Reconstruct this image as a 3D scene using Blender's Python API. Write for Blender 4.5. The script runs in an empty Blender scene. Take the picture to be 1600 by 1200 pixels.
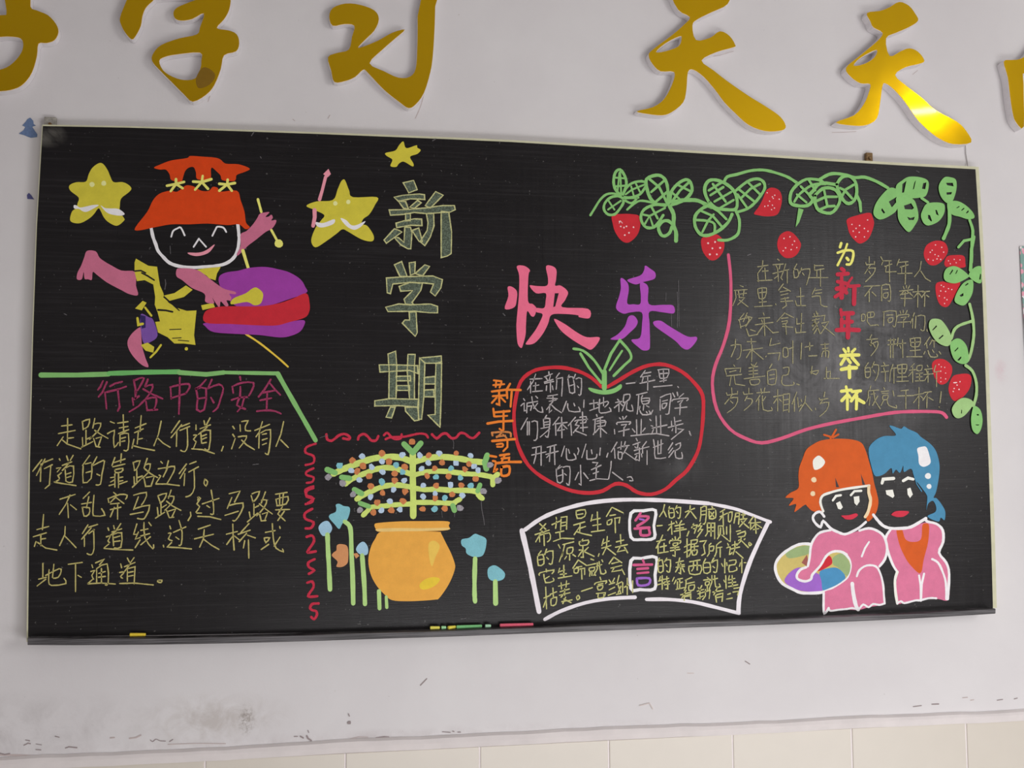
import bpy, bmesh, math, random
from mathutils import Vector, Matrix
from mathutils.geometry import tessellate_polygon
C = bpy.context.scene.collection
S = bpy.context.scene
R = random.Random(7)

WORLD = .44          # strength of the light that fills the room
KPAINT = .66         # how brightly the board is lit, to turn seen colours into paint colours

# ------------------------------------------------------------------ camera
F = 1713.0                      # focal length in pixels of a 1600 x 1200 frame
vx = Vector((9857.0, -76.4, -F)).normalized()     # along the wall, in camera axes
vz = Vector((-130.3, 21627.0, -F)).normalized()   # upwards
vz = (vz - vx * vz.dot(vx)).normalized()
vy = vz.cross(vx)                                 # into the wall
MW = Matrix((vx, vy, vz))                         # camera axes -> world axes
EYE = Vector((0.0, -2.62, 1.52))
cd = bpy.data.cameras.new('camera'); cam = bpy.data.objects.new('camera', cd); C.objects.link(cam)
cd.sensor_width = 36.0; cd.lens = F / 1600.0 * 36.0; cd.clip_start = .05
cam.matrix_world = Matrix.Translation(EYE) @ MW.to_4x4()
S.camera = cam

def P(px, py, y=0.0):
    """the point of the plane Y = y seen at a pixel of the photograph"""
    d = MW @ Vector((px - 800.0, 600.0 - py, -F))
    return EYE + d * ((y - EYE.y) / d.y)

# ------------------------------------------------------------------ light
S.view_settings.view_transform = 'Standard'; S.view_settings.look = 'None'
S.view_settings.gamma = 1; S.view_settings.use_curve_mapping = False
S.view_settings.exposure = 0.0
w = bpy.data.worlds.new('room_light'); S.world = w; w.use_nodes = True
w.node_tree.nodes['Background'].inputs[0].default_value = (1, .94, .93, 1)
w.node_tree.nodes['Background'].inputs[1].default_value = WORLD

def area(name, loc, target, sx, sy, power, col):
    l = bpy.data.lights.new(name, 'AREA'); l.shape = 'RECTANGLE'; l.size = sx; l.size_y = sy
    l.energy = power; l.color = col
    o = bpy.data.objects.new(name, l); C.objects.link(o); o.location = loc
    o.rotation_euler = (Vector(target) - Vector(loc)).to_track_quat('-Z', 'Y').to_euler()
    return o
def mirror(px, py, y, dist):
    """a place in the room that the wall would mirror at this pixel"""
    p = P(px, py, y); d = (p - EYE).normalized(); d.y = -d.y
    return p + d * dist, p
wl, wt = mirror(1285, 575, -.03, 3.4)
area('window_light', wl, wt, 1.1, 1.25, 31, (1, .98, .97))
area('low_fill_light', (1.3, -2.5, .3), (.8, 0, .75), 2.8, .7, 38, (1, .99, 1))  # unseen fill added near the floor to brighten the lower wall
tl, tt = mirror(1441, 174, -.03, 2.1)
area('tube_light', tl, tt, .14, .022, .6, (1, .97, .9))

DRAW = """
N smiling_star_drawing|yellow five-pointed smiling star with white sash, beside the orange hat
@80 220 .15
F yel 500,232 545,245 590,310 615,370 650,430 740,430 800,455 835,495 810,535 730,600 715,680 715,740 755,800 760,830 685,885 600,850 550,800 520,740 500,705 480,715 440,770 380,820 290,860 200,835 215,740 260,700 275,650 285,590 200,520 190,465 260,432 360,425 390,350 430,280
S eye
B pale 425,455 27
S eye
B pale 548,442 27
S sash
F whi 235,672 262,672 300,695 360,685 440,668 495,670 450,700 375,738 330,735 290,710 240,705
S sash
F whi 515,672 560,700 620,705 700,710 765,760 720,780 620,765 565,735
N drummer_drawing|painted child drummer in an orange hat with a white chalk face outline
@0 0 1
L whi 5 236,355 239,370 243.5,382 247,392 256,402.5 265,410.8 280,416 301,418 322.5,416.7 337.5,415.5 352.5,411.8 364.5,403.5 371,391.5 373.5,375 373,364 371.5,349
@80 220 .15
L whi 2.6 1250,1000 1270,940 1310,915 1350,905 1390,985
@280 220 .15
L whi 2.6 345,990 380,920 400,895 460,905 490,950
L whi 2.6 150,1105 205,1020
L whi 2.6 205,1020 280,1105
S mouth
F pnk 90,1165 200,1165 280,1140 365,1080 355,1110 300,1170 200,1200 120,1190
S hat
F org -263,280 -193,245 -83,205 80,180 115,158 240,165 370,175 430,195 485,238 620,245 735,290 680,325 600,355 590,400 560,420 450,410 430,360 380,310 345,280 330,300 320,400 190,400 175,330 150,275 100,280 60,320 35,400 20,430 -80,410 -100,350 -140,300 -200,300
F org -95,520 -20,530 60,470 110,465 160,480 230,520 310,520 350,480 400,490 430,530 600,520 640,620 680,740 695,850 735,900 690,920 620,870 500,878 300,862 100,870 -80,870 -250,900 -433,935 -455,900 -333,740 -273,620 -203,550
S hat_star
L ylc 4 245,365 235,430 165,510
L ylc 4 145,425 235,430 335,400
L ylc 4 235,430 300,500
S hat_star
L ylc 4 505,405 500,455 418,520
L ylc 4 418,448 500,455 580,440
L ylc 4 500,455 548,520
S hat_star
@80 220 .15
L ylc 4 1300,400 1300,450 1245,525
L ylc 4 1205,468 1300,450 1385,428
L ylc 4 1300,450 1370,495
@280 220 .15
S raised_arm
F pik 640,975 700,940 760,880 810,810 840,760 900,745 940,745 900,790 930,790 960,770 975,800 960,830 1010,825 1000,870 960,920 900,950 800,1030 720,1090 660,1150 613,1193 600,1180 640,1090
S drumstick
L ylc 4 820,610 855,740
S drumstick
L ylc 4 960,930 1020,1040
B ylc 1040,1070 44
@300 360 .15
S collar_stroke
L ylc 5 530,210 585,390
S drumstick_tail
L ydk 3 560,1080 640,1130 740,1200 900,1330 1000,1420
@100 380 .15
S outstretched_arm
F pik 240,80 330,85 370,150 430,195 500,235 600,285 740,300 750,440 770,540 680,530 600,490 450,410 350,335 300,300 290,380 250,375 215,370 205,300 185,375 135,375 140,310 180,230 210,150
S leg
F pik 780,880 800,900 810,1040 820,1100 850,1200 880,1290 800,1260 700,1150 660,1040 700,950
S trousers
F prp 800,740 880,770 930,800 975,960 900,1030 830,1040 800,900
F nav 790,745 850,760 850,880 810,890
S vest
P yel 750,160 800,190 880,235 970,245 985,350 1000,440 1035,520 1040,550 1090,620 1180,675 1280,705 1380,700 1365,850 1355,960 1370,1060 1250,1045 1150,1045 1080,980 980,930 950,820 1000,815 975,720 945,640 950,560 930,430 840,385 760,395 735,300 735,200
L blk 2.4 740,290 800,285 850,310
L blk 2.6 810,310 870,340 940,385
L blk 3 980,695 1060,700 1130,715
L blk 2 1040,560 1110,620 1200,700
L blk 1.6 1100,900 1220,895
L blk 1.4 1130,990 1220,985
L blk 1.4 1190,1010 1300,1020
P yel 1040,545 1150,520 1270,440 1340,485 1250,560 1100,600
P yel 740,680 780,640 820,600 860,620 810,700
L yel 3.5 845,670 910,755
L yel 4 765,780 775,850 820,840
B yel 1275,1100 18
F yel 800,1060 870,1035 940,1080 930,1140 850,1120
L yel 3 1010,1060 960,1130 900,1190
@300 360 .15
P yel 50,410 130,395 300,380 260,450 245,520 180,500 150,470
S drum
F pur 280,490 350,440 480,420 600,390 760,380 900,405 1020,440 1130,510 1180,590 1190,650 1000,720 850,770 700,800 500,800 400,740 300,600
F pur 135,965 400,960 700,970 880,970 1050,945 1160,935 1175,970 1130,1050 1040,1095 920,1115 700,1090 500,1080 230,1060 140,1000
F red 135,850 250,800 400,790 700,790 900,760 1050,710 1190,655 1225,760 1220,850 1170,910 1000,960 880,990 700,990 400,975 140,960
S drumming_arm
P yel 95,780 220,755 240,800 110,830
F pik -163,418 -130,395 50,410 180,500 260,560 340,610 450,640 450,665 390,660 410,700 400,730 360,730 380,780 350,790 300,740 290,790 270,790 210,700 230,760 140,745 130,660 0,600 -100,520 -160,480
S drumstick
F yel 430,710 560,655 620,610 670,595 730,640 740,690 715,760 650,780 570,745 410,770
N winking_star_drawing|yellow star with white sash leaning on a pink baton
@460 200 .15
F yel 515,535 535,560 570,650 610,720 860,720 840,800 780,900 720,945 700,1000 760,1020 825,1120 810,1180 700,1160 560,1080 500,1055 440,1100 330,1180 220,1243 175,1170 220,1040 280,960 310,905 200,850 125,810 230,765 400,750 450,640 485,560
S eye
B pale 425,785 24
S eye
B pale 562,770 24
S sash
F whi 220,980 300,990 415,950 405,1000 300,1035 240,1025
S sash
F whi 480,940 540,960 590,1010 650,1010 740,970 690,1030 620,1060 540,1020
S baton
P pnk 355,425 380,480 345,515 300,480
L pnk 5 325,510 290,650 262,745
L pnk 6 210,855 212,930 195,1020
N star_drawing|small plain yellow star above the hollow chalk title
F yel 1135,140 1165,210 1270,180 1280,205 1315,230 1280,270 1205,300 1240,370 1230,400 1140,350 1090,370 1060,405 1000,395 1020,330 960,290 950,260 1050,235 1090,180
N hollow_character|outlined hollow chalk character hatched grey green, topmost of the title
@560 260 .125
H 560,205 690,175 735,290 630,330
H 445,385 560,360 760,345 825,355 830,415 780,410 650,405 500,435
H 500,435 590,440 625,530 565,525
H 640,510 740,425 785,455 700,525
H 385,545 600,540 830,520 1050,490 1200,490 1210,540 1150,570 1000,580 850,590 700,575 560,600 400,610
H 835,490 965,315 1060,360 900,520
H 850,590 940,590 945,740 900,880 830,990 770,940 860,800 870,700
H 1035,560 1130,575 1165,820 1160,1090 1110,1120 1035,1140
H 590,590 650,590 650,680 590,680
H 470,710 570,680 700,655 790,660 795,740 650,735 480,765
H 580,760 650,760 670,830 655,1030 620,1030 530,980 450,890 500,890 570,950
H 320,920 450,780 510,800 545,820 350,960
H 670,800 755,770 800,940 760,940
N hollow_character|outlined hollow chalk character hatched grey green, middle of the title
@560 390 .125
H 450,190 540,150 610,335 520,335
H 635,165 710,155 705,300 650,320
H 710,300 830,190 890,210 800,330
H 350,355 560,340 700,335 930,330 1050,375 1030,480 960,580 900,530 940,430 800,415 640,410 430,430 400,550 360,540
H 510,460 640,410 800,420 780,510 670,660 690,690 590,680 570,620 680,510 530,520
H 340,720 500,680 640,690 900,680 990,710 990,790 900,790 700,770 370,775
H 635,780 720,780 735,1040 710,1085 550,920 580,880 640,880
N hollow_character|outlined hollow chalk character hatched grey green, lowest of the title
@560 530 .125
H 370,185 465,150 480,340 470,740 380,740 385,400
H 620,190 710,190 700,340 700,750 640,750 610,400
H 260,320 440,320 740,330 745,430 640,390 270,410
H 470,465 650,460 650,520 480,520
H 480,580 640,580 640,640 480,640
H 205,770 380,745 750,750 740,850 500,830 205,835
H 400,850 460,850 415,985 345,975
H 585,850 740,850 760,1010 700,1020 590,900
H 765,235 830,300 820,700 800,900 790,1000 750,1000 755,600
H 765,235 1035,210 1040,300 840,300
H 970,300 1040,280 1035,700 1020,1100 870,950 960,940 960,600
H 820,480 960,465 960,560 820,560
H 820,635 940,630 945,720 820,720
N painted_character|large rose pink painted brush character
@770 400 .125
F ros 300,130 380,120 440,150 465,185 445,250 440,560 500,600 545,650 540,700 515,755 480,750 430,690 415,850 410,980 380,1100 355,1150 310,1090 295,900 300,780 325,500 330,250
F ros 185,390 240,385 300,440 300,540 270,640 150,660 195,500
F ros 665,130 740,125 795,175 790,300 780,370 850,370 940,450 905,550 870,640 1190,660 1210,775 1080,765 1060,740 900,725 735,735 690,850 620,980 520,1090 415,1105 440,1050 530,930 600,800 620,725 545,700 540,650 640,650 660,560 660,465 540,465 460,370 550,375 675,370 690,280 | 775,465 825,465 780,630 755,640
F ros 770,785 900,850 1060,960 1180,1015 1330,1015 1310,1090 1230,1170 1150,1140 1000,1050 870,950 800,860
N painted_character|large purple painted brush character
@930 400 .125
F vio 625,120 690,160 750,210 740,285 600,325 500,355 400,300 560,245 610,180
F vio 320,275 400,330 420,420 400,590 480,603 560,600 570,500 560,340 620,340 665,400 670,600 850,610 975,620 985,715 850,705 680,695 680,850 685,1100 670,1170 600,1180 540,1140 450,1050 560,1020 585,850 580,705 440,705 350,720 260,650 300,500 320,400
F vio 415,760 480,745 530,810 510,880 430,960 330,1040 190,1040 280,980 370,880
F vio 730,820 820,810 930,880 1150,1005 1265,1010 1260,1070 1170,1165 1090,1150 1000,1060 830,940 740,870
N boundary_line|pale green painted line bent down beside the safety text
@0 0 1
L grn 7.5 64,586 120,586 170,584.5
L grd 7.5 170,583.5 230,581.5 280,581
L grn 7 280,582 322,585 350,582
L grn 6 350,582 432,583.5
L grn 7.5 434,584 460,630 480,665 493,688
N scroll_border|red chalk scroll marks along the top of the flower pot panel
@480 660 .125
L rch 4 240,150 250,210 300,230 350,200 400,160 470,145 530,180 520,210 450,200
L rch 4 635,215 650,170 710,145 760,180 800,225 860,225 890,170
L rch 3.5 960,160 1000,130 1050,180 1100,210 1170,200 1180,150
L rch 3.5 980,210 1050,185 1200,180 1300,160 1400,140 1480,150 1510,190
@620 660 .125
L rch 4 440,150 500,200 560,150 620,140 680,195 740,190 790,135 850,140 900,180 960,195 1030,130
N scroll_border|red chalk S-shaped marks stacked down the side of the flower pot panel
@460 660 .175
L rch 3.5 190,190 110,220 100,270 170,300 170,360 100,380
L rch 3.5 170,410 110,440 110,470 170,490 160,530 110,540
L rch 3.5 170,570 100,600 110,650 160,670 160,710 100,730
@460 760 .175
L rch 4 170,15 110,40 110,90 170,110 120,150
L rch 4 160,200 95,240 100,290 170,320 150,370 100,375
L rch 4 110,450 160,440 175,490 130,560 120,590 190,580
L rch 4 180,650 125,680 130,720 175,750 130,780
L rch 4 115,860 160,850 170,900 130,960 130,985 205,980
L rch 4 215,1045 160,1050 140,1085 160,1105 195,1115 200,1150 175,1185 150,1165
N potted_tree_drawing|painted orange round pot growing a yellow green branching money tree
S pot
@460 760 .175
F pot 790,400 720,470 680,550 660,660 680,780 730,880 800,960 870,1015 1000,1025 1150,1020 1260,1010 1290,1000 1350,920 1400,830 1432,740 1432,690 1400,600 1350,500 1310,420 1290,405 1100,400
S pot_rim
F pot 715,340 760,325 950,312 1150,310 1370,312 1378,350 1368,390 1150,400 950,402 760,405 730,385
F pcr 735,380 900,372 1150,374 1366,370 1366,388 1150,399 950,401 760,403
S highlight
@640 780 .175
F ply 90,760 140,715 220,695 270,715 230,770 150,805 100,800
F pya 170,400 220,370 270,420 230,520 200,600 175,520
S stem
@480 660 .125
L ygr 9.6 1320,400 1320,700 1325,950 1325,1170
L grn 8.4 1210,270 1310,370
L grn 8.4 1420,260 1320,380
S branch
L ygr 9.6 1320,500 1200,450 1080,430 960,435 830,450 700,490 560,540 440,590 330,640
L grn 8.4 250,590 350,630
S branch
L ygr 8.4 1300,650 1150,590 1000,565 880,580 740,630 620,680 540,720 480,770
L grn 8.4 430,685 530,700
S branch
L ygr 8.4 1300,810 1160,785 1040,785 920,810 800,860 700,910 620,960
L grn 8.4 590,840 680,890
S branch
L ygr 7.8 1300,1020 1100,1030 960,1045 800,1060 760,1100 700,1160
L grn 7.8 660,1010 770,1050
@620 660 .125
S branch
L ygr 9.0 210,500 330,460 480,435 640,435 800,455 950,485 1100,500
L grn 9.6 1130,410 1100,500 1120,580
S branch
L ygr 7.8 210,660 340,625 480,610 640,615 850,640 1050,655 1180,680
L ygr 8.4 1260,650 1200,700 1200,780
S branch
L ygr 8.4 210,820 350,840 500,835 700,850 900,850 1000,870 1030,920 1070,950
L grn 7.2 1040,780 1010,860
S branch
L ygr 7.8 210,1000 400,1000 560,1005 700,1010 750,980 790,960
L grn 8.4 700,1040 720,1100
@480 660 .125
S blossom
D orb 5.5 1310,240 930,385 565,470 700,545 1020,490 780,675 1090,640 1090,730 800,800 940,880 1220,865 880,1000 1200,980 1050,1100 830,1125 1220,560 625,610
S blossom
D lbl 5 685,425 930,490 1190,405 1405,410 550,600 940,620 650,715 1210,725 1080,840 795,930 1035,980 930,1105 1160,1090 805,560
D teal 5.5 410,540 930,745 1110,530 1195,620
D gry 5.5 265,680 440,760 575,900 660,1095
@620 660 .125
D lbl 5 530,385 400,510 740,510 310,580 925,415 1015,600 965,550 670,780 480,890 330,930 820,915 330,785
D teal 5 675,575 490,680 795,695 925,790 600,940 470,1080
D gry 5.5 1165,530 1270,730 1080,860 790,1070
S blossom
D orb 5 400,410 745,385 565,500 900,520 475,575 850,585 380,670 650,675 985,705 495,790 805,785 695,900 480,950 320,1080 600,1075
N meadow_flowers_drawing|painted teal flowers on pale green stalks around the orange pot
@460 760 .175
S flower
F teal 370,165 400,155 440,175 490,185 495,230 470,300 430,330 400,380 360,340 310,280 320,250 365,230 375,200
L stk 7 450,315 490,350 505,420 510,600 520,800 525,1045
S flower
F lte 215,370 250,320 300,310 335,360 330,400 300,430 250,440
L stk 7 295,430 300,560 310,750 318,920
S flower
F lte 550,560 580,510 620,495 655,540 655,600 620,615 575,600
L stk 7 605,615 615,750 625,900 630,1050
S flower
F brn 380,525 420,515 475,540 480,660 460,700 420,720 375,715 385,670 335,620 350,590 375,570
F brn 525,600 560,595 580,620 550,645
S stalk
L stk 6.5 755,935 760,1090
L stk 5 820,985 825,1080
@640 780 .175
S flower
F teal 580,310 620,320 680,350 685,400 670,470 640,510 570,515 510,485 500,440 465,410 465,360 530,345
L stk 7 585,530 580,700 580,850 585,915
S flower
F teal 700,620 750,590 800,610 850,660 840,710 790,730 730,725 700,690
L stk 7.5 765,735 768,930
N strawberry_vine_drawing|painted green strawberry vine curling across the top edge and down the board side
@900 250 .125
L grn 3.6 180,690 230,610 300,500 380,430 480,420 570,460
L grn 3.6 640,620 720,550 800,510 900,520 1000,545 1150,560
L grn 6 1150,550 1280,510 1420,500 1530,510 1650,570 1700,590
L grn 6 1170,580 1220,680 1220,820 1250,900 1250,1010
S leaf
L grn 4.5 570,450 500,380 470,280 490,160 550,120 610,200 630,300 600,400 570,450
L grn 3 550,150 560,300 565,450
L grn 3 490,220 620,230
L grn 3 490,330 620,320
L grn 2.5 520,400 540,160
S leaf
L grn 4 580,450 620,360 700,290 820,265 880,300 840,380 780,440 660,470 580,460
L grn 3 620,430 700,370 850,310
L grn 3 690,330 720,440
L grn 3 750,300 800,400
S leaf
L grn 4 590,480 520,450 430,470 360,540 350,620 400,680 480,680 540,620 590,540 590,490
L grn 3 400,500 480,620
L grn 3 400,620 560,510
S leaf
L grn 3.6 780,470 600,480 620,510 700,540 760,480
S leaf
L grn 5 1150,540 1150,400 1130,280 1080,210 1000,190 880,240 890,370 930,480 990,540
L grn 4 920,240 1040,340 1140,540
L grn 4 1100,260 940,400
L grn 4 1150,390 1000,520
S leaf
L grn 5 1170,540 1190,400 1270,300 1370,245 1430,280 1450,380 1390,470 1290,530 1190,560
L grn 4 1200,520 1300,380 1400,290
L grn 3.5 1270,310 1430,390
L grn 3.5 1190,400 1310,500
S leaf
L grn 4.5 1120,570 980,560 850,620 810,720 850,820 920,850 1000,820 1090,690
L grn 3.5 830,680 920,700 1110,600
L grn 3.5 940,580 1020,730
L grn 3.5 860,800 920,700 960,820
S leaf
L grn 5 1200,800 1150,760 1080,770 1030,840 1060,930 1110,950 1170,910 1200,830
@1060 250 .125
S vine_stem
L grn 4.5 570,280 610,210 730,180 870,140 980,125 1100,130 1250,170 1380,220 1500,300
S vine_stem
L grn 4.5 720,640 760,740 760,860 730,940 620,1000 500,1000
S leaf
L grn 5 390,540 340,440 330,340 380,260 470,250 580,290 680,370 730,480 720,610 600,620 470,600 390,530
L grn 4 400,440 560,340
L grn 4 380,380 540,280
L grn 4 430,300 590,520
L grn 3.6 450,520 660,400
L grn 3.6 520,600 690,500
S leaf
L grn 4.5 720,380 860,270 980,235 1060,270 1080,350 1030,440 950,540 860,610 740,650
L grn 4 790,470 900,360 1020,300
L grn 3.6 870,280 1020,430
L grn 3.6 760,370 950,520
L grn 3.6 740,430 860,600
S leaf
L grn 5 390,560 290,610 210,700 210,830 280,930 380,940 510,880 620,780 670,680
L grn 3.8 270,630 430,700 540,830
L grn 3.8 380,570 500,640 600,740
L grn 3.8 220,750 360,760 450,800 450,910
L grn 3.6 440,680 370,760 300,900
@1220 250 .125
S vine_stem
L grn 5 490,240 600,180 700,170 820,190 930,220 1050,215 1200,270 1340,350
S vine_stem
L grn 4.5 950,440 990,530 1000,640
S vine_stem
P grn 220,600 285,620 230,780 185,840
S leaf
L grn 5 210,300 130,400 120,530 200,570 330,570 400,500 360,440 400,390 500,290 700,310
L grn 4.5 200,310 320,240 480,250 540,290
L grn 4 170,520 240,420 400,310 560,300
L grn 3.6 200,430 320,530
L grn 3.6 250,330 400,480
L grn 3.6 350,250 430,380
S leaf
L grn 5 430,440 520,360 620,350 700,390 740,480 710,580 620,665 480,630 430,540 430,450
L grn 4 430,520 560,460 700,460
L grn 4 540,370 580,570
L grn 4 490,620 580,580 670,575
S leaf
L grn 5 700,300 760,220 850,200 930,270 950,400 920,500 850,545 780,500 720,380 700,310
L grn 4 740,350 800,380 890,480
L grn 4 760,460 810,370 910,310
@1350 260 .125
S leaf
F grn 320,270 400,280 450,330 420,520 350,600 205,665 120,600 140,480 220,360 | 410,380 310,440 340,500 350,510 410,440 | 225,520 215,550 245,590 265,580
S leaf
F grn 400,250 470,180 560,130 700,135 800,180 805,280 770,370 700,390 600,400 420,400 | 530,180 480,220 475,330 500,325 | 650,170 630,200 610,290 625,280 | 780,200 740,210 725,280 765,285
S leaf
F grn 410,380 600,400 660,500 680,640 640,730 565,820 490,760 430,660 420,540 | 500,490 590,460 625,520 600,540 510,535 | 540,630 580,645 635,630 620,670 560,670
S vine_stem
L grn 4 720,395 800,450
S leaf
F grn 780,470 880,450 980,460 1010,500 1000,590 940,680 860,725 790,738 740,700 712,620 730,550 | 800,605 800,650 840,690 850,680 825,610 | 890,545 905,600 935,615 910,545
S leaf
F grn 1000,140 1080,135 1150,170 1155,290 1110,430 1060,465 1000,430 950,350 935,240 | 1025,205 1110,205 1120,250 1040,235 | 1030,325 1100,320 1090,350 1035,355
S leaf
F grn 1060,450 1150,430 1250,470 1350,560 1380,640 1300,660 1200,630 1100,600 1070,520 | 1190,495 1155,515 1160,525 1195,505 | 1250,515 1215,545 1220,555 1255,530 | 1305,545 1275,580 1280,590 1308,570
S vine_stem
L grn 5.5 1060,470 1070,600 1065,720 1030,820 995,900
S vine_stem
L grn 4.5 1320,670 1360,800 1350,950 1345,1200
L grn 4.5 1345,910 1250,930 1180,1010
@1410 370 .15
S vine_stem
L grn 5 745,0 720,130 710,350
S leaf
F grn 690,400 620,340 540,305 460,330 430,400 450,460 530,485 600,470 690,420 | 520,340 490,390 498,395 530,350 | 570,345 550,385 560,385 578,350
S leaf
F grn 690,400 750,320 820,310 825,400 820,480 760,470 | 810,385 800,445 815,445 820,390
S leaf
F grn 730,450 735,560 700,650 640,715 560,690 545,640 590,540 650,470 | 635,585 595,610 610,625 635,615 | 680,480 650,505 660,510 690,490
S vine_stem
L gyg 4.5 700,700 730,830 745,980 735,1100 710,1220 680,1290
L gyg 4.5 720,880 600,920 540,970 510,1060
S leaf
F gyg 300,860 390,860 450,920 500,1010 510,1090 470,1140 380,1110 310,1030 275,930 | 355,920 310,970 318,975 360,935 | 420,1020 375,1060 385,1068 430,1030
@1410 520 .15
S leaf
F grn 500,110 560,60 620,75 670,140 690,240 680,310 620,325 550,290 510,210 | 580,150 540,190 550,195 585,160 | 610,245 570,285 590,290 615,260
S vine_stem
L gyg 4.5 660,340 730,400 770,520 770,650 740,760
S leaf
F gyg 740,740 700,690 620,680 550,730 515,800 540,870 590,890 660,850 | 615,800 610,840 620,840 622,805
S leaf
F grn 750,760 810,800 835,900 820,1000 780,1055 730,1010 715,900 730,800 | 770,850 790,845 800,860 780,862 | 760,955 800,955 795,965 770,965
N strawberry_drawing|red painted strawberry at the tip of the vine's far end
@900 250 .125
F str 450,690 560,675 680,675 790,700 805,800 780,910 720,990 640,1035 560,1000 490,900 460,800
D sed 1.4 545,770 630,830 600,845 720,840 660,910 560,830 610,940
L sed 1 540,790 555,760 580,790
N strawberry_drawing|red painted strawberry below the meshed leaves with five white seeds
@1060 250 .125
F str 290,980 400,950 480,930 560,1000 575,1080 540,1180 460,1250 380,1240 300,1130
D sed 1.7 370,1040 460,1025 425,1105 520,1100 395,1180 480,1180
N strawberry_drawing|red painted strawberry touching the upright meshed leaf
F str 1100,380 1170,345 1260,380 1295,480 1270,620 1220,690 1100,705 1000,690 945,670 1000,590 1050,500
D sed 1.1 1110,410 1205,440 1175,460 1140,515 1185,480 1260,490 1080,580 1120,570 1175,565 1165,620 1200,600
N strawberry_drawing|red painted strawberry hanging alone above the thin chalk text
F str 1360,890 1440,920 1520,1020 1530,1080 1490,1170 1420,1220 1330,1220 1260,1150 1235,1050 1270,940
D sed 1.2 1320,980 1395,960 1450,1015 1425,1060 1340,1100 1410,1120 1310,1135 1480,1095
N strawberry_drawing|red painted strawberry above the yellow character
@1220 250 .125
F str 830,740 960,690 1110,660 1150,720 1165,800 1130,920 1080,1000 990,1045 920,1000 860,920 835,830
D sed 1.2 1085,750 985,820 890,805 940,855 1045,855 905,890 980,905 1090,890 935,960 1045,960
N strawberry_drawing|round red painted strawberry thickly dotted below the broad leaves
@1410 370 .15
F str 260,80 350,40 440,60 475,140 440,220 360,290 280,290 230,220 225,150
D sed 1.1 345,85 310,140 290,160 340,185 375,200 400,235 320,245 270,235 410,110 430,160 360,230
N strawberry_drawing|small red painted strawberry half covered by a green leaf
F str 460,210 550,190 640,200 655,270 640,320 450,310
D sed 1 480,250 540,235 600,240 500,280 560,270
N strawberry_drawing|red painted strawberry wedged between two green leaves
F str 350,490 420,465 480,480 600,470 570,560 530,640 480,720 430,730 380,690 350,590
D sed 1.1 405,505 430,520 480,540 515,550 400,565 450,570 385,615 440,635 465,655 440,695
N strawberry_drawing|red painted strawberry overlapping the end of the thin chalk text
@1410 520 .15
F str 310,320 360,275 440,280 510,340 515,420 470,510 410,540 360,510 320,420
D sed 1 405,355 440,360 380,330 400,400 450,420 400,470 400,510 450,480
N strawberry_drawing|red painted strawberry lowest on the vine above the last leaves
F str 520,460 600,430 690,430 720,480 700,580 640,660 560,710 510,680 480,580
D sed 1.2 550,520 600,510 570,545 540,580 590,590 530,610
L sed 1.6 535,520 565,518
N curved_border|pink painted line curving around the thin chalk text
@0 0 1
L rsd 5 1138,398 1142,440 1140,500 1130,540 1118,570 1113,600 1120,640 1140,670 1165,685 1190,692 1221,685 1260,671 1302,661 1352,652 1380,647 1410,643.5 1455,643 1472,645 1479,652
N girl_drawing|painted girl with orange hair holding a basket of coloured fruit
@1190 650 .125
S hair
L och 3 780,235 860,260 870,320
L och 3 930,170 880,260
L och 3 960,230 890,270
F och 560,420 650,350 750,305 900,285 1100,290 1240,330 1300,430 1340,560 1380,700 1410,850 1440,960 1460,1080 1430,1210 1348,1312 1310,1290 1320,1190 1350,1060 1335,880 1100,890 900,940 760,1000 730,1080 760,1190 640,1190 570,1130 540,1110 430,1190 410,1190 430,1100 340,1120 400,1030 300,1020 360,960 460,900 460,760 470,650 510,540
P dkg 920,770 970,890 930,890
P dkg 1240,720 1295,860 1260,860
F crm 720,495 780,545 790,590 740,650 660,670 640,570 670,520
B pch 655,797 34
B pch 640,970 32
S basket
@1190 800 .14164
F ocr 150,600 180,520 260,440 380,370 480,350 600,370 800,425 900,445 980,530 995,620 960,720 880,790 780,845 670,885 540,895 430,890 340,850 230,790 170,700
F mgr 270,450 400,385 530,375 530,450 430,490 300,510
F mgr 790,500 900,460 985,600 960,700 900,680 840,610 790,580
F brr 440,560 500,470 520,560 500,600
F str 700,500 760,490 780,560 740,600 640,650 620,630
F lil 280,700 380,620 480,620 620,680 660,720 670,870 540,880 400,860 260,780
F blu 640,660 740,620 840,620 925,710 880,780 780,840 680,870 660,760
C whi 4.5 150,600 180,520 260,440 380,370 480,350 600,370 800,425 900,445 980,530 995,620 960,720 880,790 780,845 670,885 540,895 430,890 340,850 230,790 170,700
S dress
F bpk 650,225 760,200 860,235 940,245 1050,215 1150,185 1270,200 1350,270 1380,400 1370,520 1300,600 1330,720 1350,900 1365,1010 1300,1030 1180,1050 1070,1080 900,1075 740,1090 690,1100 680,900 780,850 880,790 960,720 995,600 970,500 900,440 800,430 710,500 650,600 560,690 540,740 480,770 400,740 390,680 440,620 510,590 530,480 550,350 600,270
L whi 3.6 510,600 530,500 545,370 590,280 650,225 760,200
L whi 3.8 1080,205 1180,180 1270,205 1350,270 1385,400 1360,520 1300,600
L whi 3.2 1050,710 1080,640 1160,590 1260,600 1310,680 1340,800 1350,930 1358,1010
L whi 6 1000,790 1012,900 1040,1030 1065,1075
L whi 3.6 685,890 685,1100 710,1105 740,1060
L whi 3 740,1060 760,1090 850,1078 940,1070 1000,1060 1070,1072 1120,1020 1180,1050 1230,1015 1300,1025 1350,1010
L whi 3.8 940,470 870,435 780,440 710,490 650,590 560,690 545,740 480,765 400,740 390,690 430,635 490,610
L whi 3 1185,330 1140,400 1105,490
S face
@1190 650 .125
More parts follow.
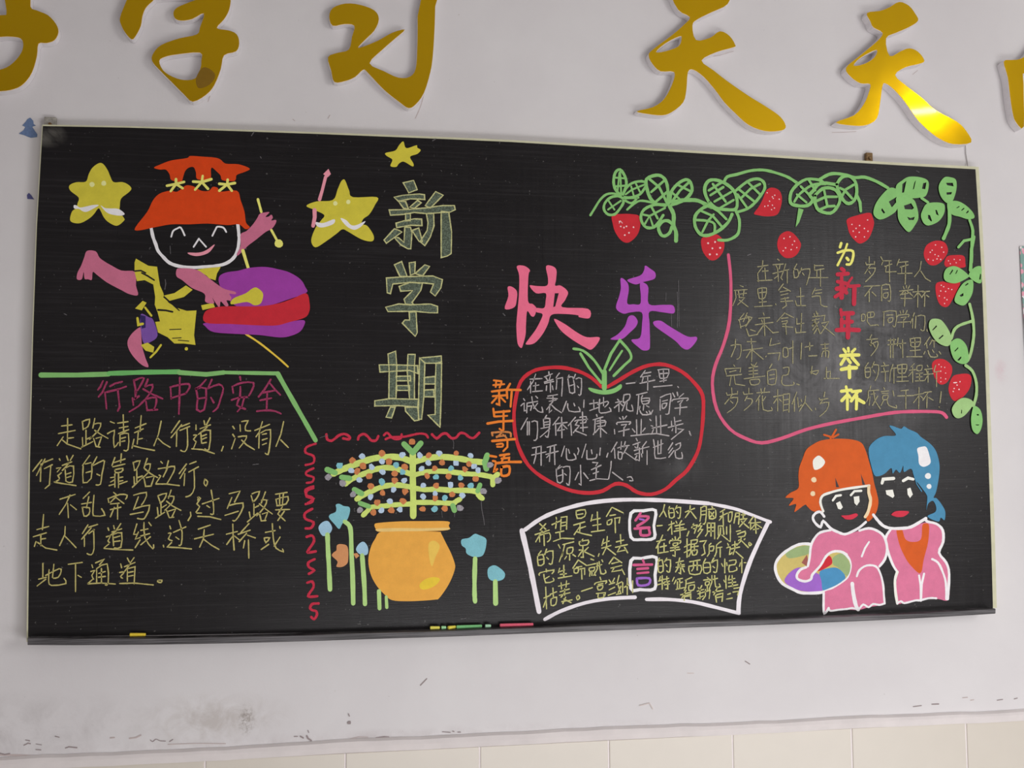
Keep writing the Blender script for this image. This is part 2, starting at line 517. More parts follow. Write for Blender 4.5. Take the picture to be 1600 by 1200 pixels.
L crm 3.8 1345,870 1200,890 1000,920 850,960 760,1000 735,1080 770,1190
L pch 5 1340,880 1340,960 1362,1060 1330,1200 1295,1260
@1190 800 .14164
L whi 4 690,50 650,0 600,10 565,60 590,120 650,165 680,100 760,180 850,225 920,245 1000,215 1080,170 1150,110
F lip 880,40 960,35 1040,15 1060,40 1000,80 930,80 900,60
@1190 650 .125
L crm 3.6 890,1055 930,1000 990,990
L crm 3.6 1115,990 1160,940 1245,935
F crm 930,1090 980,1065 1015,1140 990,1170 955,1160
F crm 1150,1010 1220,1000 1225,1070 1190,1120 1160,1090
N girl_drawing|painted girl with blue hair and an orange bib, leaning on her neighbour
@1310 800 .14164
S dress
F bpk 560,200 700,185 900,130 970,115 1080,130 1150,200 1160,310 1110,450 1190,540 1225,680 1215,960 1100,960 930,965 880,980 730,1000 650,1005 630,850 650,660 590,560 540,430 520,290
F och 640,195 700,190 740,300 820,330 910,300 925,150 960,125 1000,150 990,330 940,530 920,650 880,670 780,570 720,470 670,350
L whi 3.8 575,195 520,290 545,430 600,580 650,660
L crm 4.2 650,660 625,750 630,880 650,1010
L whi 4 960,70 980,105 1080,130 1150,200 1155,330 1110,450 1190,560 1222,690 1205,960
L whi 3.4 1035,520 1100,560 1150,660 1185,780 1190,960
L whi 3 890,700 905,800 910,980
L whi 3.6 945,680 918,800 910,970
L whi 3.2 650,1005 690,985 730,1005 850,975 900,975 1000,950 1080,952
S hair
@1320 650 .125
F tbl 310,380 400,290 500,250 640,240 560,130 600,125 700,160 740,130 800,165 900,210 950,260 1060,340 1130,420 1170,530 1185,650 1170,800 1140,950 1110,1020 1150,1030 1220,1120 1256,1200 1246,1302 1200,1270 1168,1320 1032,1256 1130,1200 1140,1130 1100,1060 1040,1100 1020,1180 1030,1040 1020,980 940,870 880,790 830,660 740,700 730,620 690,710 640,670 600,720 580,650 500,720 430,750 370,740 330,620 300,480
F whi 905,410 960,385 1020,390 1060,500 1070,590 990,635 930,600 920,500
B pwh 1040,750 38
B pwh 1055,880 32
L tbl 1.6 850,680 900,850 960,940
S face
L crm 4.8 465,840 480,790 610,780
L crm 4.4 730,810 790,775 855,790
F crm 510,930 600,920 620,1000 600,1025 520,980
F crm 780,910 820,895 850,980 815,1025 785,980
@1310 800 .14164
L whi 4.6 385,30 440,100 500,155 580,180 700,180 800,165 900,110 965,70
F lip 585,25 640,-10 760,-10 775,10 720,50 650,55 600,40
N apple_outline|large red painted apple outline with green leaves framing grey chalk text
@790 520 .21666
L red 5.6 690,390 620,325 520,275 400,250 280,255 190,280 110,350 72,480 60,620 80,780 140,920 220,1010 350,1090 480,1140 600,1155 700,1140 790,1090 870,1100 950,1150 1050,1165 1150,1130 1230,1060 1310,990 1380,870 1410,750 1425,580 1420,450 1360,360 1270,280 1150,230 1030,235 920,280 820,340 735,390
S leaf
L grn 4 490,115 560,130 640,200 705,300
L grn 4 540,150 600,250 690,360
S leaf
L grn 4.2 825,50 760,150 715,260
L grn 4.2 830,60 890,130 905,185 860,230 780,310
L grn 3.4 840,130 800,190 750,270
S leaf
L grn 8 712,280 712,400
F grn 600,395 700,415 780,400 830,370 835,400 780,435 700,445 620,425
N fan_banner|white painted fan-shaped banner outline around yellow chalk text
@800 770 .25625
L lav 6.2 80,225 180,155 300,105 450,65 620,45 800,42 1000,50 1200,65
L lav 5 1200,65 1350,95 1450,130 1575,178
L lav 8 60,230 100,400 135,570 165,725
L lav 5.6 200,772 300,720 450,670 600,645 750,637
L lav 5.6 820,650 950,650 1100,665 1250,700 1385,735
L lav 6.6 1562,180 1500,310 1440,450 1390,620 1380,730
C whi 4.6 725,125 800,110 875,108 865,200 868,275 790,285 725,270
C whi 4.8 725,415 790,400 880,395 872,500 870,585 780,590 725,582
S framed_character
@970 780 .14375
L frm 4 215,150 190,190 160,230
L frm 4 200,185 300,190 270,235 180,290
L lil 3 205,215 250,225
L frm 4.4 150,320 310,308
L frm 4 215,330 220,390 310,385 305,325
S framed_character
L frm 3.6 240,660 252,690
L frm 4 140,715 340,710
L frm 4 180,758 295,750
L frm 3.6 180,805 300,795
L lil 3.8 175,860 190,935 300,925 310,860 180,860
N orange_heading|orange painted vertical heading beside the apple outline
@740 580 .15
L orh 3.2 210,95 290,105
L orh 3 205,145 320,135
L orh 3 235,110 230,165
L orh 3 290,120 270,170
L orh 3.4 190,212 340,192 490,196
L orh 3.4 380,130 345,190 350,280
L orh 3.4 398,200 385,370
L orh 3.4 265,200 268,350 240,340
L orh 3.2 200,260 340,250
L orh 3 240,275 190,330
L orh 3 285,275 330,320
L orh 3.4 205,390 215,470
L orh 3.4 210,430 375,415
L orh 3 225,472 350,465
L orh 3.8 145,545 260,525 405,517
L orh 3.4 312,415 310,610
L orh 3 270,600 300,622
L ord 3 190,640 197,670
L ord 3 195,640 300,632 380,640 388,680
L ord 3 240,682 330,670
L ord 2.6 290,645 240,690
L ord 2.6 305,660 345,695
L orh 3.8 195,727 430,707
L orh 3 240,762 300,755 300,785 245,787
L orh 3.2 352,720 352,790 310,832
L orh 3.4 175,882 235,892
L orh 3.4 200,935 232,950 212,1045 245,1020
L orh 3.4 275,877 370,863
L orh 3 325,875 292,942
L orh 3.2 290,910 370,902 368,940
L orh 4 240,957 380,945 492,945
L orh 4 290,1000 370,992 365,1075 292,1085 290,1000
N chalk_writing|thin grey chalk writing inside the red apple outline
W gch 1.8
@800 570 .1
T 370,145 330,260 240,390; 280,225 470,215; 290,260 290,440; 370,280 365,410; 330,330 420,315; 320,420 475,405
T 575,110 580,160; 505,190 630,140; 530,200 560,250; 600,170 580,240; 505,270 640,230; 600,250 600,430; 510,290 650,260; 540,330 535,400; 630,330 640,390; 740,130 690,200 700,250 690,380; 690,220 790,200; 790,210 785,350 775,490
T 890,160 870,210; 870,200 885,310 900,420; 870,210 950,190 980,430 900,430; 900,330 960,310; 990,150 960,230; 1000,220 1085,215 1075,460 1040,465; 1020,330 1040,355
T 180,530 200,560; 140,640 190,600 190,720 230,700; 230,600 400,570; 235,600 230,750; 240,650 310,640 290,710; 310,500 330,620 400,720 480,740 465,660; 370,490 400,520; 400,600 340,680
T 560,490 710,465; 640,480 640,570; 545,520 710,530; 580,570 690,550; 640,570 540,700; 590,620 580,750 620,710; 620,630 680,690 775,750
T 850,570 790,730; 870,610 890,720 1060,730 1040,660; 965,600 980,640; 1125,550 1120,665
T 1275,550 1280,690; 1215,610 1340,590; 1215,715 1340,670; 1430,510 1430,640; 1370,540 1360,700 1390,755 1545,725 1520,670; 1340,620 1490,570 1500,610 1450,660
T 240,830 140,1010; 240,890 240,1095; 270,890 270,1095; 310,890 395,890 390,1150 345,1180
T 540,790 510,840; 490,850 590,840 580,1000 560,1130 520,1110; 490,850 500,980; 500,900 570,890; 505,940 575,930; 450,995 580,970; 590,1000 440,1130
T 735,820 640,940; 680,920 685,1100; 700,920 860,900; 775,820 780,1140; 780,920 710,1030; 790,930 860,1000; 730,1030 820,1010
T 990,820 880,950; 920,920 930,1100; 980,880 1040,860 990,940 1050,950 990,1020 960,1060; 990,1030 1160,1100; 1060,820 1160,810 1150,900 1070,910; 1050,865 1180,850; 1100,740 1110,1040; 1070,985 1180,975
T 1320,780 1330,810; 1265,860 1420,815; 1300,850 1290,1050 1270,1090; 1330,880 1450,870 1450,950 1340,960; 1320,920 1470,890; 1380,840 1385,1130; 1390,990 1480,1070; 1360,990 1300,1060
@940 570 .1
T 385,295 520,280
T 680,90 610,190; 640,140 770,115; 630,190 760,170; 650,200 630,275; 600,290 830,240; 720,180 720,395
T 880,80 1050,70 1020,200 920,210; 890,90 910,200; 910,140 1030,130; 965,90 970,270; 910,260 1010,240; 815,345 1100,320; 1190,340 1202,355
T 250,540 270,560; 215,590 320,570 200,670; 270,620 270,730; 300,610 330,640; 350,470 440,460 430,540 340,590 350,470; 370,590 320,720; 400,590 390,700 490,720 470,630
T 545,470 710,430; 580,480 570,650 555,770; 640,480 620,520; 620,530 745,520 730,600 640,610 620,540; 660,610 650,710; 630,570 730,560; 600,650 590,700; 700,640 740,660; 600,720 640,780 760,770 740,720; 700,735 715,755; 800,710 770,770
T 920,510 1080,450 1065,610 1050,760 1000,770; 915,540 915,710; 950,570 1030,550; 950,610 1020,600 990,670 950,680 945,620
T 1110,440 1140,500; 1180,430 1190,480; 1280,450 1210,510; 1100,570 1130,540 1350,520 1330,560; 1190,580 1270,550 1220,620; 1145,680 1330,660; 1230,620 1220,780
T 200,1010 205,1080; 280,830 300,850; 330,810 340,850; 390,800 360,840; 240,930 250,900 450,890 430,930; 310,940 390,930 350,990; 265,1045 430,1005; 350,980 345,1110
T 545,860 550,1080; 620,850 615,1070; 480,1000 520,1050; 680,990 640,1040; 460,1110 740,1080
T 750,850 770,870; 770,950 800,960; 850,800 860,1060; 920,790 925,1070; 790,990 1020,940; 810,1010 790,1060; 760,1080 860,1075 1050,1110
T 1135,820 1150,960; 1150,890 1240,870; 1090,880 1095,960; 1040,980 1270,920; 1160,970 1160,1060; 1110,1000 1100,1030; 1190,1000 1280,1010 1090,1165; 1370,1040 1400,1110 1375,1070
@800 660 .1
T 320,400 460,370; 310,510 530,460; 380,400 370,530 340,640; 455,380 455,670
T 550,390 690,350; 530,500 720,450; 600,390 590,520 585,610; 660,370 670,660; 600,490 540,550
T 820,370 770,530; 850,410 850,540 880,590 1000,570 970,490; 880,420 900,480; 1030,400 1045,440 1025,500
T 1155,340 1090,550; 1170,440 1170,560 1200,575 1310,560 1325,500; 1240,430 1250,490; 1380,400 1370,510; 1500,480 1480,540
T 750,670 700,730; 690,730 710,930 790,920 790,740; 690,740 780,690; 710,840 780,820; 800,700 900,690 905,840 890,980 850,950; 820,800 850,825
T 1070,670 1080,980 1050,960; 1040,780 985,900; 1120,790 1190,880
T 1260,625 1340,630 1310,680; 1240,740 1390,670; 1320,700 1310,890; 1270,800 1350,770; 1215,910 1330,880 1500,890
@940 660 .1
T 240,310 150,460; 200,410 210,560; 310,300 300,420; 250,400 340,370; 260,450 260,560 310,570 320,470 260,470; 370,300 350,380; 350,370 430,360; 400,380 340,490; 370,470 540,590
T 540,250 560,290; 490,350 600,310; 520,380 540,400; 570,340 560,400; 510,440 740,380; 590,400 590,600 550,580; 520,500 600,470; 550,520 530,560; 620,490 630,540; 700,300 640,380 640,480; 710,440 710,660
T 810,270 830,400 840,560 1000,550; 810,390 960,330; 880,290 880,490 930,480; 930,270 925,470
T 1110,320 1040,430; 1110,400 1050,480; 1050,545 1130,440; 1160,350 1230,320 1220,400 1150,440; 1150,440 1160,550 1260,560 1250,470
T 150,610 145,700 110,880; 170,780 330,900; 400,860 460,850 490,910 440,910
N chalk_writing|small yellow chalk writing in the near half of the fan banner
W ych 1.9
@820 790 .14162
T 165,200 230,260; 230,200 170,270; 115,320 270,270; 190,280 120,400; 160,330 270,300 280,370 250,400; 160,330 165,400; 210,290 215,440
T 345,130 350,150; 300,210 390,170; 350,170 340,250; 400,150 395,270; 400,130 465,120 460,260; 405,190 460,180; 405,225 455,215; 340,300 430,280; 385,290 390,360; 315,395 410,360 540,365
T 565,60 665,45 660,120 580,140 565,60; 580,100 640,90; 540,215 660,180; 610,205 605,290; 610,250 670,230; 600,240 545,320; 580,290 640,310 735,330
T 745,100 730,170; 740,160 830,140; 800,70 805,270; 750,220 840,205; 735,290 880,270
T 960,20 900,120; 965,20 1085,80; 940,110 1000,100; 910,170 960,150 950,200 910,210 910,170; 990,140 1050,130 1040,190; 995,150 1000,300
T 180,500 150,540; 140,560 150,660 210,640 200,540 140,560; 150,600 205,590; 240,480 220,540; 230,520 310,500 300,640 270,640; 240,570 260,590
T 370,430 390,470; 380,620 420,510; 420,430 540,400; 440,430 410,560; 470,470 530,460 520,520 465,530 470,470; 495,530 495,600; 460,560 440,590; 530,540 560,560
T 640,370 620,400; 600,400 700,380 690,430 610,440 600,400; 640,450 645,570 620,570; 600,490 640,490 590,560; 700,460 660,500; 660,510 765,560; 820,530 810,560
T 870,370 850,440; 860,420 930,390; 910,340 900,460 860,540; 850,470 950,440; 910,470 1000,540
T 1055,320 1060,420; 1010,400 1090,380; 1000,460 1130,430; 1060,440 1020,510 1110,490; 1100,460 1135,520
T 235,700 240,730; 160,770 170,740 320,710 300,750; 210,760 230,850 320,830 310,800; 270,780 220,810
T 385,690 370,740; 380,730 440,710; 430,660 430,790; 390,760 460,750; 370,800 520,775
T 590,600 530,690; 590,600 680,660; 570,680 630,670; 545,700 590,690 585,740 545,740 545,700; 610,700 660,690 660,760; 625,700 630,810
T 730,590 760,600; 690,660 780,640; 710,690 770,680 760,720 715,725 710,690; 740,720 740,770; 720,740 715,780; 770,740 780,770; 800,630 800,700 760,770; 790,670 850,650; 820,620 840,750 895,740 885,710; 850,600 860,620
T 980,570 930,640; 985,570 1070,630; 960,640 1040,620; 950,690 1070,660; 990,680 960,730 1070,710; 1070,700 1100,760
T 230,900 240,1140; 210,1020 280,990; 240,1020 205,1120; 280,980 350,950; 310,910 315,1010; 290,1030 350,1010 340,1090 290,1100 290,1030
T 370,890 490,860; 400,850 405,920; 460,830 455,900; 390,950 490,920; 440,920 440,990; 380,990 500,960; 440,960 400,1010; 410,1060 520,1040; 430,1030 510,1070; 450,1010 420,1080
T 570,1010 590,990 605,1020 580,1040 570,1010; 625,945 745,905
T 830,790 840,820; 770,870 790,850 900,830 890,860; 810,870 860,860; 800,890 860,880 850,920 810,930 800,890; 790,970 890,960 880,1000; 810,980 810,1020 870,1010 870,980; 930,820 950,850; 990,800 970,840; 930,870 990,850; 930,930 990,900; 920,990 1000,960
T 1040,770 1020,850; 1010,870 1070,840; 1030,880 1060,970 1010,980; 1060,890 1030,960; 1080,850 1080,960; 1130,800 1130,980; 1190,830 1190,960; 1150,870 1100,900
N chalk_writing|small yellow chalk writing crammed in the far half of the fan banner
@970 780 .14375
T 475,60 460,130 420,190; 465,120 495,190
T 530,80 520,110; 520,110 530,200 580,190 570,100 520,110; 525,150 575,145; 610,70 590,110; 600,100 650,90 640,200 620,205; 605,130 620,150
T 700,140 800,100; 755,70 750,130 700,200; 760,130 820,210
T 870,90 870,180 860,240; 880,90 930,80 920,250 895,270; 880,130 925,125; 880,170 920,165; 990,80 1000,100; 950,110 1020,105; 960,130 965,210 1030,200 1030,120; 975,140 1010,190; 1010,140 975,190
T 1130,110 1080,140; 1080,190 1160,150; 1110,140 1115,290; 1110,180 1070,230; 1170,150 1210,140 1200,230 1170,240 1170,150
T 1250,150 1230,260; 1250,150 1290,150 1280,270; 1250,190 1285,185; 1310,170 1350,170; 1330,150 1330,220; 1300,220 1370,210 1290,300; 1310,240 1390,310
T 1440,190 1390,260; 1410,240 1410,330; 1420,260 1520,250; 1460,210 1470,370; 1460,270 1420,320; 1470,270 1530,310; 1440,330 1500,320
T 395,290 450,285; 520,280 580,260; 550,240 555,380; 550,290 510,340; 600,240 610,260; 660,235 640,265; 590,290 690,270; 600,320 680,310; 580,350 710,325; 640,280 645,420; 740,350 720,400
T 790,270 770,310; 780,290 830,280 800,370; 790,320 820,320; 870,260 840,300; 840,290 880,290 840,350; 860,330 890,330 830,415
T 940,260 940,370 920,400; 940,260 1020,260 1020,430; 945,310 1010,305; 945,350 1010,345; 980,265 980,400
T 1060,290 1060,390; 1060,290 1110,290 1120,380; 1085,310 1080,380 1050,430; 1100,390 1160,440; 1150,300 1150,380; 1190,280 1190,460 1170,450
T 1255,350 1300,340; 1270,380 1350,350 1345,400 1280,410; 1310,410 1300,460 1260,500; 1290,440 1280,450; 1350,430 1340,440; 1310,450 1385,525; 1400,470 1420,490 1400,505 1390,480 1400,470
T 455,390 430,450 385,530; 390,460 480,440; 405,480 405,590; 470,480 470,570; 430,520 495,505; 420,585 515,570
T 560,430 570,450; 590,410 595,440; 640,410 615,445; 530,480 540,450 650,450 640,480; 570,480 620,475 610,500 570,505 570,480; 540,530 630,520; 540,560 640,545; 590,510 590,620 565,610
T 690,520 750,490; 720,430 720,630; 690,580 750,550; 760,450 830,440 820,480 765,490; 765,450 760,580 740,620; 770,520 840,510; 800,490 800,560; 775,560 830,550 820,600 780,605 775,560
T 860,460 930,450 900,500; 900,500 915,590 880,610
T 980,480 960,500; 960,510 960,590 940,620; 960,520 1010,510 1000,560 960,560; 1090,460 1040,500 1040,570 1020,620; 1040,530 1100,520; 1080,530 1080,630
T 1160,480 1170,500; 1150,530 1190,520 1180,600 1210,580; 1210,500 1280,480; 1240,460 1240,540; 1200,540 1290,520; 1240,540 1220,600; 1250,570 1330,640
T 420,640 405,670; 405,680 410,790 460,780 450,660 405,680; 410,730 455,725; 500,640 475,680; 480,670 540,660 530,790 500,780; 490,710 505,730
T 600,690 680,670; 640,640 620,720 690,710; 600,740 690,730; 650,700 650,810 630,800; 620,750 595,790; 670,750 690,790
T 750,680 860,660; 740,730 750,810 860,810 870,720 740,730; 790,680 790,750 770,780; 830,680 830,770
T 920,650 900,690; 895,700 905,800 970,790 965,690 895,700; 905,745 965,740; 1010,640 985,690; 990,690 1050,660 1040,790 1010,790; 1000,730 1020,745
T 1095,700 1110,730; 1130,650 1130,800; 1150,690 1155,720; 1180,670 1250,660 1240,710 1180,720 1180,790 1260,770 1255,740
T 1300,690 1290,730; 1315,650 1315,800; 1340,690 1360,690
T 430,840 420,880; 410,890 470,870; 450,830 450,980; 400,930 470,910; 480,870 520,860; 500,840 500,900; 475,900 530,890; 475,930 530,920; 510,900 510,975 490,970
T 580,850 560,890; 600,880 580,920; 620,870 670,860; 640,870 640,970; 640,910 670,900; 615,900 615,975; 600,980 690,960
T 770,850 700,880; 710,880 705,960 690,990; 710,920 800,900; 740,940 800,930 790,985 740,990 740,940
T 940,850 960,870; 900,880 970,870; 920,900 960,895 955,930 920,935 920,900; 940,940 940,990; 990,830 990,900 960,980; 970,880 1050,860; 1020,830 1030,950 1080,950 1070,920
T 1120,880 1130,900; 1140,830 1145,970; 1180,830 1170,880; 1170,880 1240,860; 1210,830 1215,950; 1170,910 1250,900; 1170,950 1270,930
T 650,1040 760,1010; 710,990 660,1080; 690,1040 690,1100; 700,1050 760,1030 760,1080; 700,1060 755,1050
T 840,960 860,980; 880,940 860,980; 830,1000 900,980; 840,1030 900,1010; 860,980 860,1080; 830,1080 900,1050; 920,980 920,1050 890,1090; 900,1010 970,990 960,1080
T 1000,1010 1110,990; 1050,960 1010,1040; 1030,1050 1040,1120; 1040,1040 1110,1020 1100,1110; 1040,1070 1100,1060
T 1160,1035 1190,1025; 1150,1085 1210,1075; 1230,970 1290,960; 1220,1010 1280,1000 1270,1040
N chalk_heading|dark pink chalk heading under the pale green line
W pch2 2.8
@140 580 .1
T 210,150 170,240 130,290; 270,170 200,330 140,400; 240,330 265,590; 320,235 400,190 510,165; 270,325 420,290 570,240; 440,290 470,560 440,620
T 690,140 730,340; 690,150 780,110 850,110 790,230 750,300; 715,300 720,430; 670,420 685,530; 700,440 770,390; 620,635 760,550 880,430; 910,130 870,230; 870,240 980,210 970,300 880,430; 840,280 960,350 1140,430; 880,470 900,610 1060,600; 900,430 1040,410 1030,540 1000,600
T 1265,250 1275,430; 1255,250 1420,210 1550,200 1560,260 1500,350; 1280,420 1400,380 1500,350; 1410,100 1405,400 1395,670
@290 580 .1
T 320,130 240,220 160,280; 160,270 190,430 175,600 290,600 320,270 160,280; 190,430 320,410; 410,130 350,270; 360,265 520,205 590,270 550,420 500,570 430,630; 395,410 440,490
T 850,90 860,140; 730,240 745,340; 750,230 880,180 1060,180 1040,290 990,380; 855,240 850,400 800,530 930,590; 920,400 880,550 810,630; 720,450 830,410 960,405
T 1330,130 1230,290 1140,400; 1310,180 1400,290 1480,370; 1210,335 1400,300; 1275,350 1265,620; 1165,455 1340,420; 1115,625 1270,610 1400,625 1490,665
N chalk_writing|yellow chalk paragraph under the dark pink chalk heading
W ytx 2
@80 640 .125
T 205,110 205,260 200,430; 130,205 260,190; 90,300 300,260; 200,360 280,350; 150,340 75,450; 140,380 200,430 370,490
T 390,150 400,250; 390,150 480,120 460,210 410,240; 435,260 435,430; 390,350 395,460; 440,370 510,340; 380,470 520,400; 545,110 520,230; 540,180 620,170 590,260 480,370; 545,260 620,310 710,360; 530,360 560,460 610,470; 560,360 630,340 590,450
T 740,150 790,170; 705,300 790,260 780,350 790,470 840,410; 830,170 960,150; 900,65 905,260; 850,230 960,210; 840,300 970,250; 860,310 860,450; 870,310 965,300 960,500 910,510; 880,360 930,345; 880,400 920,390
T 1125,75 1110,270; 1050,230 1185,175; 1040,290 1150,240; 1090,270 1075,430; 1090,370 1140,360; 1035,370 1010,480; 1020,450 1130,480 1290,510
T 1375,145 1340,310 1285,450; 1325,350 1400,420 1485,470
@260 640 .125
T 165,140 60,290; 190,190 60,350; 130,270 125,460; 190,210 290,170; 170,260 290,210; 260,240 265,450 230,525 180,510
T 370,190 370,250; 340,320 380,320 340,370 370,400; 340,480 370,410; 470,140 480,190; 545,105 500,190; 420,240 550,190; 510,220 400,310; 430,290 440,420; 440,280 550,260 530,500 480,490; 450,330 500,310; 450,370 500,350; 450,420 500,410; 320,490 450,500 600,550
T 710,460 690,515; 830,210 850,240; 830,310 850,340; 860,360 815,490; 920,190 925,270; 940,150 1020,140 990,200 990,260 1050,265; 900,340 1000,330 980,390 910,480; 940,380 1000,440 1100,500
T 1200,150 1160,280 1120,340; 1105,260 1290,185; 1160,290 1155,480; 1180,290 1300,250 1290,460 1270,560 1235,545; 1200,310 1250,300; 1200,380 1260,360; 1200,440 1250,420
T 1465,150 1430,310 1370,460; 1430,380 1525,475
@40 680 .1125
T 225,340 100,500; 270,330 150,560; 215,400 205,640; 250,380 375,330; 260,465 370,410; 350,430 330,690 270,740
T 470,330 480,350; 430,460 490,450 440,510; 500,520 450,560 470,600; 410,650 460,620; 570,290 590,350; 660,280 620,350; 510,420 640,370; 600,390 510,490; 550,480 560,640; 560,450 665,430 650,650 560,640; 570,540 630,520; 570,590 630,570; 400,650 500,670 700,700
T 890,280 790,420; 800,430 800,660 910,600 920,400; 830,400 910,380; 840,520 910,500; 990,300 930,410; 940,420 1080,350 1090,400 1060,540 1040,680 980,690; 990,540 1030,560
T 1240,310 1200,420; 1230,380 1380,330; 1330,260 1320,380; 1210,440 1380,400; 1240,480 1350,460 1330,510 1250,520 1240,480; 1240,540 1240,720; 1290,520 1290,730; 1180,590 1240,580; 1180,650 1235,620; 1160,700 1230,680; 1300,590 1350,580; 1300,640 1350,630; 1300,680 1410,640
@80 640 .125
T 1025,660 1040,750; 1030,660 1110,640 1070,740 1040,760; 1070,760 1070,900; 1035,840 1040,930; 1080,850 1140,830; 1015,970 1130,860; 1200,610 1160,730; 1180,690 1240,680 1210,790 1120,870; 1170,740 1240,800 1330,850; 1160,860 1180,960 1250,955; 1190,850 1290,830 1250,950
T 1370,650 1390,670; 1340,740 1460,720 1400,840; 1465,640 1440,740; 1460,720 1540,710 1530,780 1450,920; 1350,820 1370,830 1310,920; 1310,930 1440,930 1600,950
@260 640 .125
T 250,680 160,800; 240,740 170,860; 230,800 220,950; 290,680 370,650; 280,780 400,715; 345,760 350,980 300,1070 245,1090
T 480,870 470,920 495,955 515,900 480,870
@40 760 .125
T 430,160 620,100; 555,110 500,230 420,350; 525,210 535,390; 560,230 635,290
T 800,70 720,150; 700,220 820,200; 790,130 760,270; 710,260 730,370 790,350 800,270 710,260; 855,110 840,330 870,370 990,360 950,280
T 1100,75 1130,100; 1030,150 1040,200; 1040,150 1180,100 1270,110 1250,160; 1130,130 1060,200; 1130,140 1230,215; 1060,220 1170,210; 1060,290 1190,260; 1150,220 1150,410; 1110,260 1060,380
T 1350,110 1510,75 1490,170 1450,230; 1410,130 1350,290; 1360,280 1550,235 1500,380 1460,410 1400,400; 1310,350 1470,320
@230 760 .14375
T 115,100 140,170; 120,100 210,75 180,150 140,180; 150,190 150,290; 110,230 120,320; 160,230 210,200; 90,345 190,280; 260,40 230,130; 230,110 290,110 270,180 190,260; 210,160 270,210 365,260; 210,260 240,340 290,335; 230,270 310,245 270,330
T 470,280 475,320 445,370; 560,115 550,150; 550,120 580,130 540,190 570,220 530,280; 540,290 590,290; 600,190 780,130; 695,40 720,200 720,300 690,300; 650,210 680,230; 550,325 680,330 800,360
T 890,80 1010,50 950,170; 920,120 870,240; 880,210 1040,180 1020,280 960,370 930,370; 845,315 990,270
T 1130,100 1150,170; 1140,80 1220,55 1190,130 1150,170; 1160,190 1160,310; 1110,280 1120,340; 1170,230 1210,210; 1090,385 1200,290; 1285,60 1240,180; 1240,150 1300,150 1270,230 1190,320; 1220,190 1280,240 1360,300; 1220,290 1240,375 1290,370; 1250,300 1310,280 1280,360
T 1395,85 1520,65; 1400,140 1410,200; 1400,140 1530,110 1510,190 1410,210; 1440,90 1440,200; 1480,80 1470,190; 1395,255 1550,250; 1470,220 1420,300 1500,375; 1490,270 1420,370
@40 760 .125
T 225,350 210,540; 140,540 290,500; 95,630 260,580; 190,600 190,740; 190,660 250,650; 130,690 110,750; 150,700 250,770 390,795
T 495,500 490,600 425,740; 490,620 560,690 630,765
T 780,480 710,590; 820,520 700,660; 735,640 735,750; 790,510 900,475; 790,590 860,540; 850,540 855,780 820,855 770,840
T 1030,520 1040,550; 1010,630 1060,620 1030,680 1050,700; 980,770 1040,720; 1100,490 1110,530; 1190,465 1140,540; 1080,570 1200,530; 1140,550 1050,620; 1090,600 1100,740; 1100,600 1200,580 1190,760 1110,770; 1110,640 1180,620; 1110,690 1180,680; 980,775 1160,790 1340,795
T 1390,470 1350,600 1390,600; 1410,570 1370,660 1430,640; 1370,765 1430,670; 1480,450 1490,640 1590,780 1600,730; 1440,550 1530,530; 1440,620 1550,590; 1540,450 1570,490; 1560,630 1440,730
@230 760 .14375
T 175,640 180,660; 245,430 255,460; 230,510 260,510 230,570 270,590; 215,660 265,610; 285,500 420,440; 345,370 380,500 370,630 345,640; 310,550 345,575; 220,660 340,665 480,680
T 555,465 685,420; 515,570 720,520; 620,470 610,570 570,660; 620,580 700,640 780,685
T 930,410 935,560 945,690; 860,520 980,490; 930,540 865,630; 950,540 1000,580; 1105,405 1010,510; 990,520 1120,475; 1080,510 1000,600; 1090,530 1175,560; 1060,590 1045,670; 1100,580 1105,780
T 1285,500 1390,480; 1270,560 1290,610 1330,560 1275,560; 1240,685 1320,630; 1360,405 1370,560 1400,670 1480,710 1470,680; 1445,550 1380,650; 1440,435 1445,455
@40 830 .15
T 180,335 180,490; 135,500 215,480; 120,570 210,500; 295,345 280,480; 245,400 240,520 270,565 420,545 400,490; 210,460 350,390 370,420 340,480 290,490
T 445,345 590,325; 520,340 520,630; 545,460 580,480
T 690,350 700,380; 680,420 720,410 690,460 710,500; 650,545 700,500; 730,330 820,290 770,350; 740,400 740,530; 740,390 850,340 860,540 830,560; 760,440 830,420; 760,480 830,470; 790,390 790,540; 650,548 780,540 935,550
T 990,340 1000,380; 980,430 1030,425 990,470 1010,490; 1060,280 1080,320; 1130,275 1090,330; 1030,370 1140,325; 1090,340 1030,420; 1060,400 1060,520; 1065,390 1140,370 1130,550; 1070,430 1120,420; 1070,470 1120,460; 980,545 1130,540 1330,560
T 1380,510 1420,510 1410,535 1375,525 1380,510
N chalk_writing|faint thin chalk writing rubbed grey on the near side of the red and yellow vertical heading
W ftx 1.5
@1120 390 .125
T 575,140 570,200; 510,215 640,195; 570,220 510,300 520,400; 600,230 610,370; 570,270 640,265; 510,390 690,380
T 760,120 780,135; 700,190 830,180; 740,200 760,240; 790,190 780,240; 700,300 820,270; 760,240 770,400; 720,360 760,330; 800,350 820,380; 860,180 830,280 800,350; 850,260 900,250; 880,260 880,420
T 1000,180 960,250; 960,250 970,350 1020,330 1010,250 960,250; 1060,230 1030,300; 1040,260 1160,240 1150,340 1120,440; 1070,290 1090,320
T 1220,190 1220,260; 1220,200 1330,200; 1220,260 1340,240; 1250,260 1250,350; 1150,350 1390,350; 1295,240 1295,460
T 290,450 330,465; 220,510 380,500; 230,510 240,600 200,700; 270,520 280,590; 340,510 330,580; 260,560 370,545; 280,600 350,600 260,690; 280,630 390,715
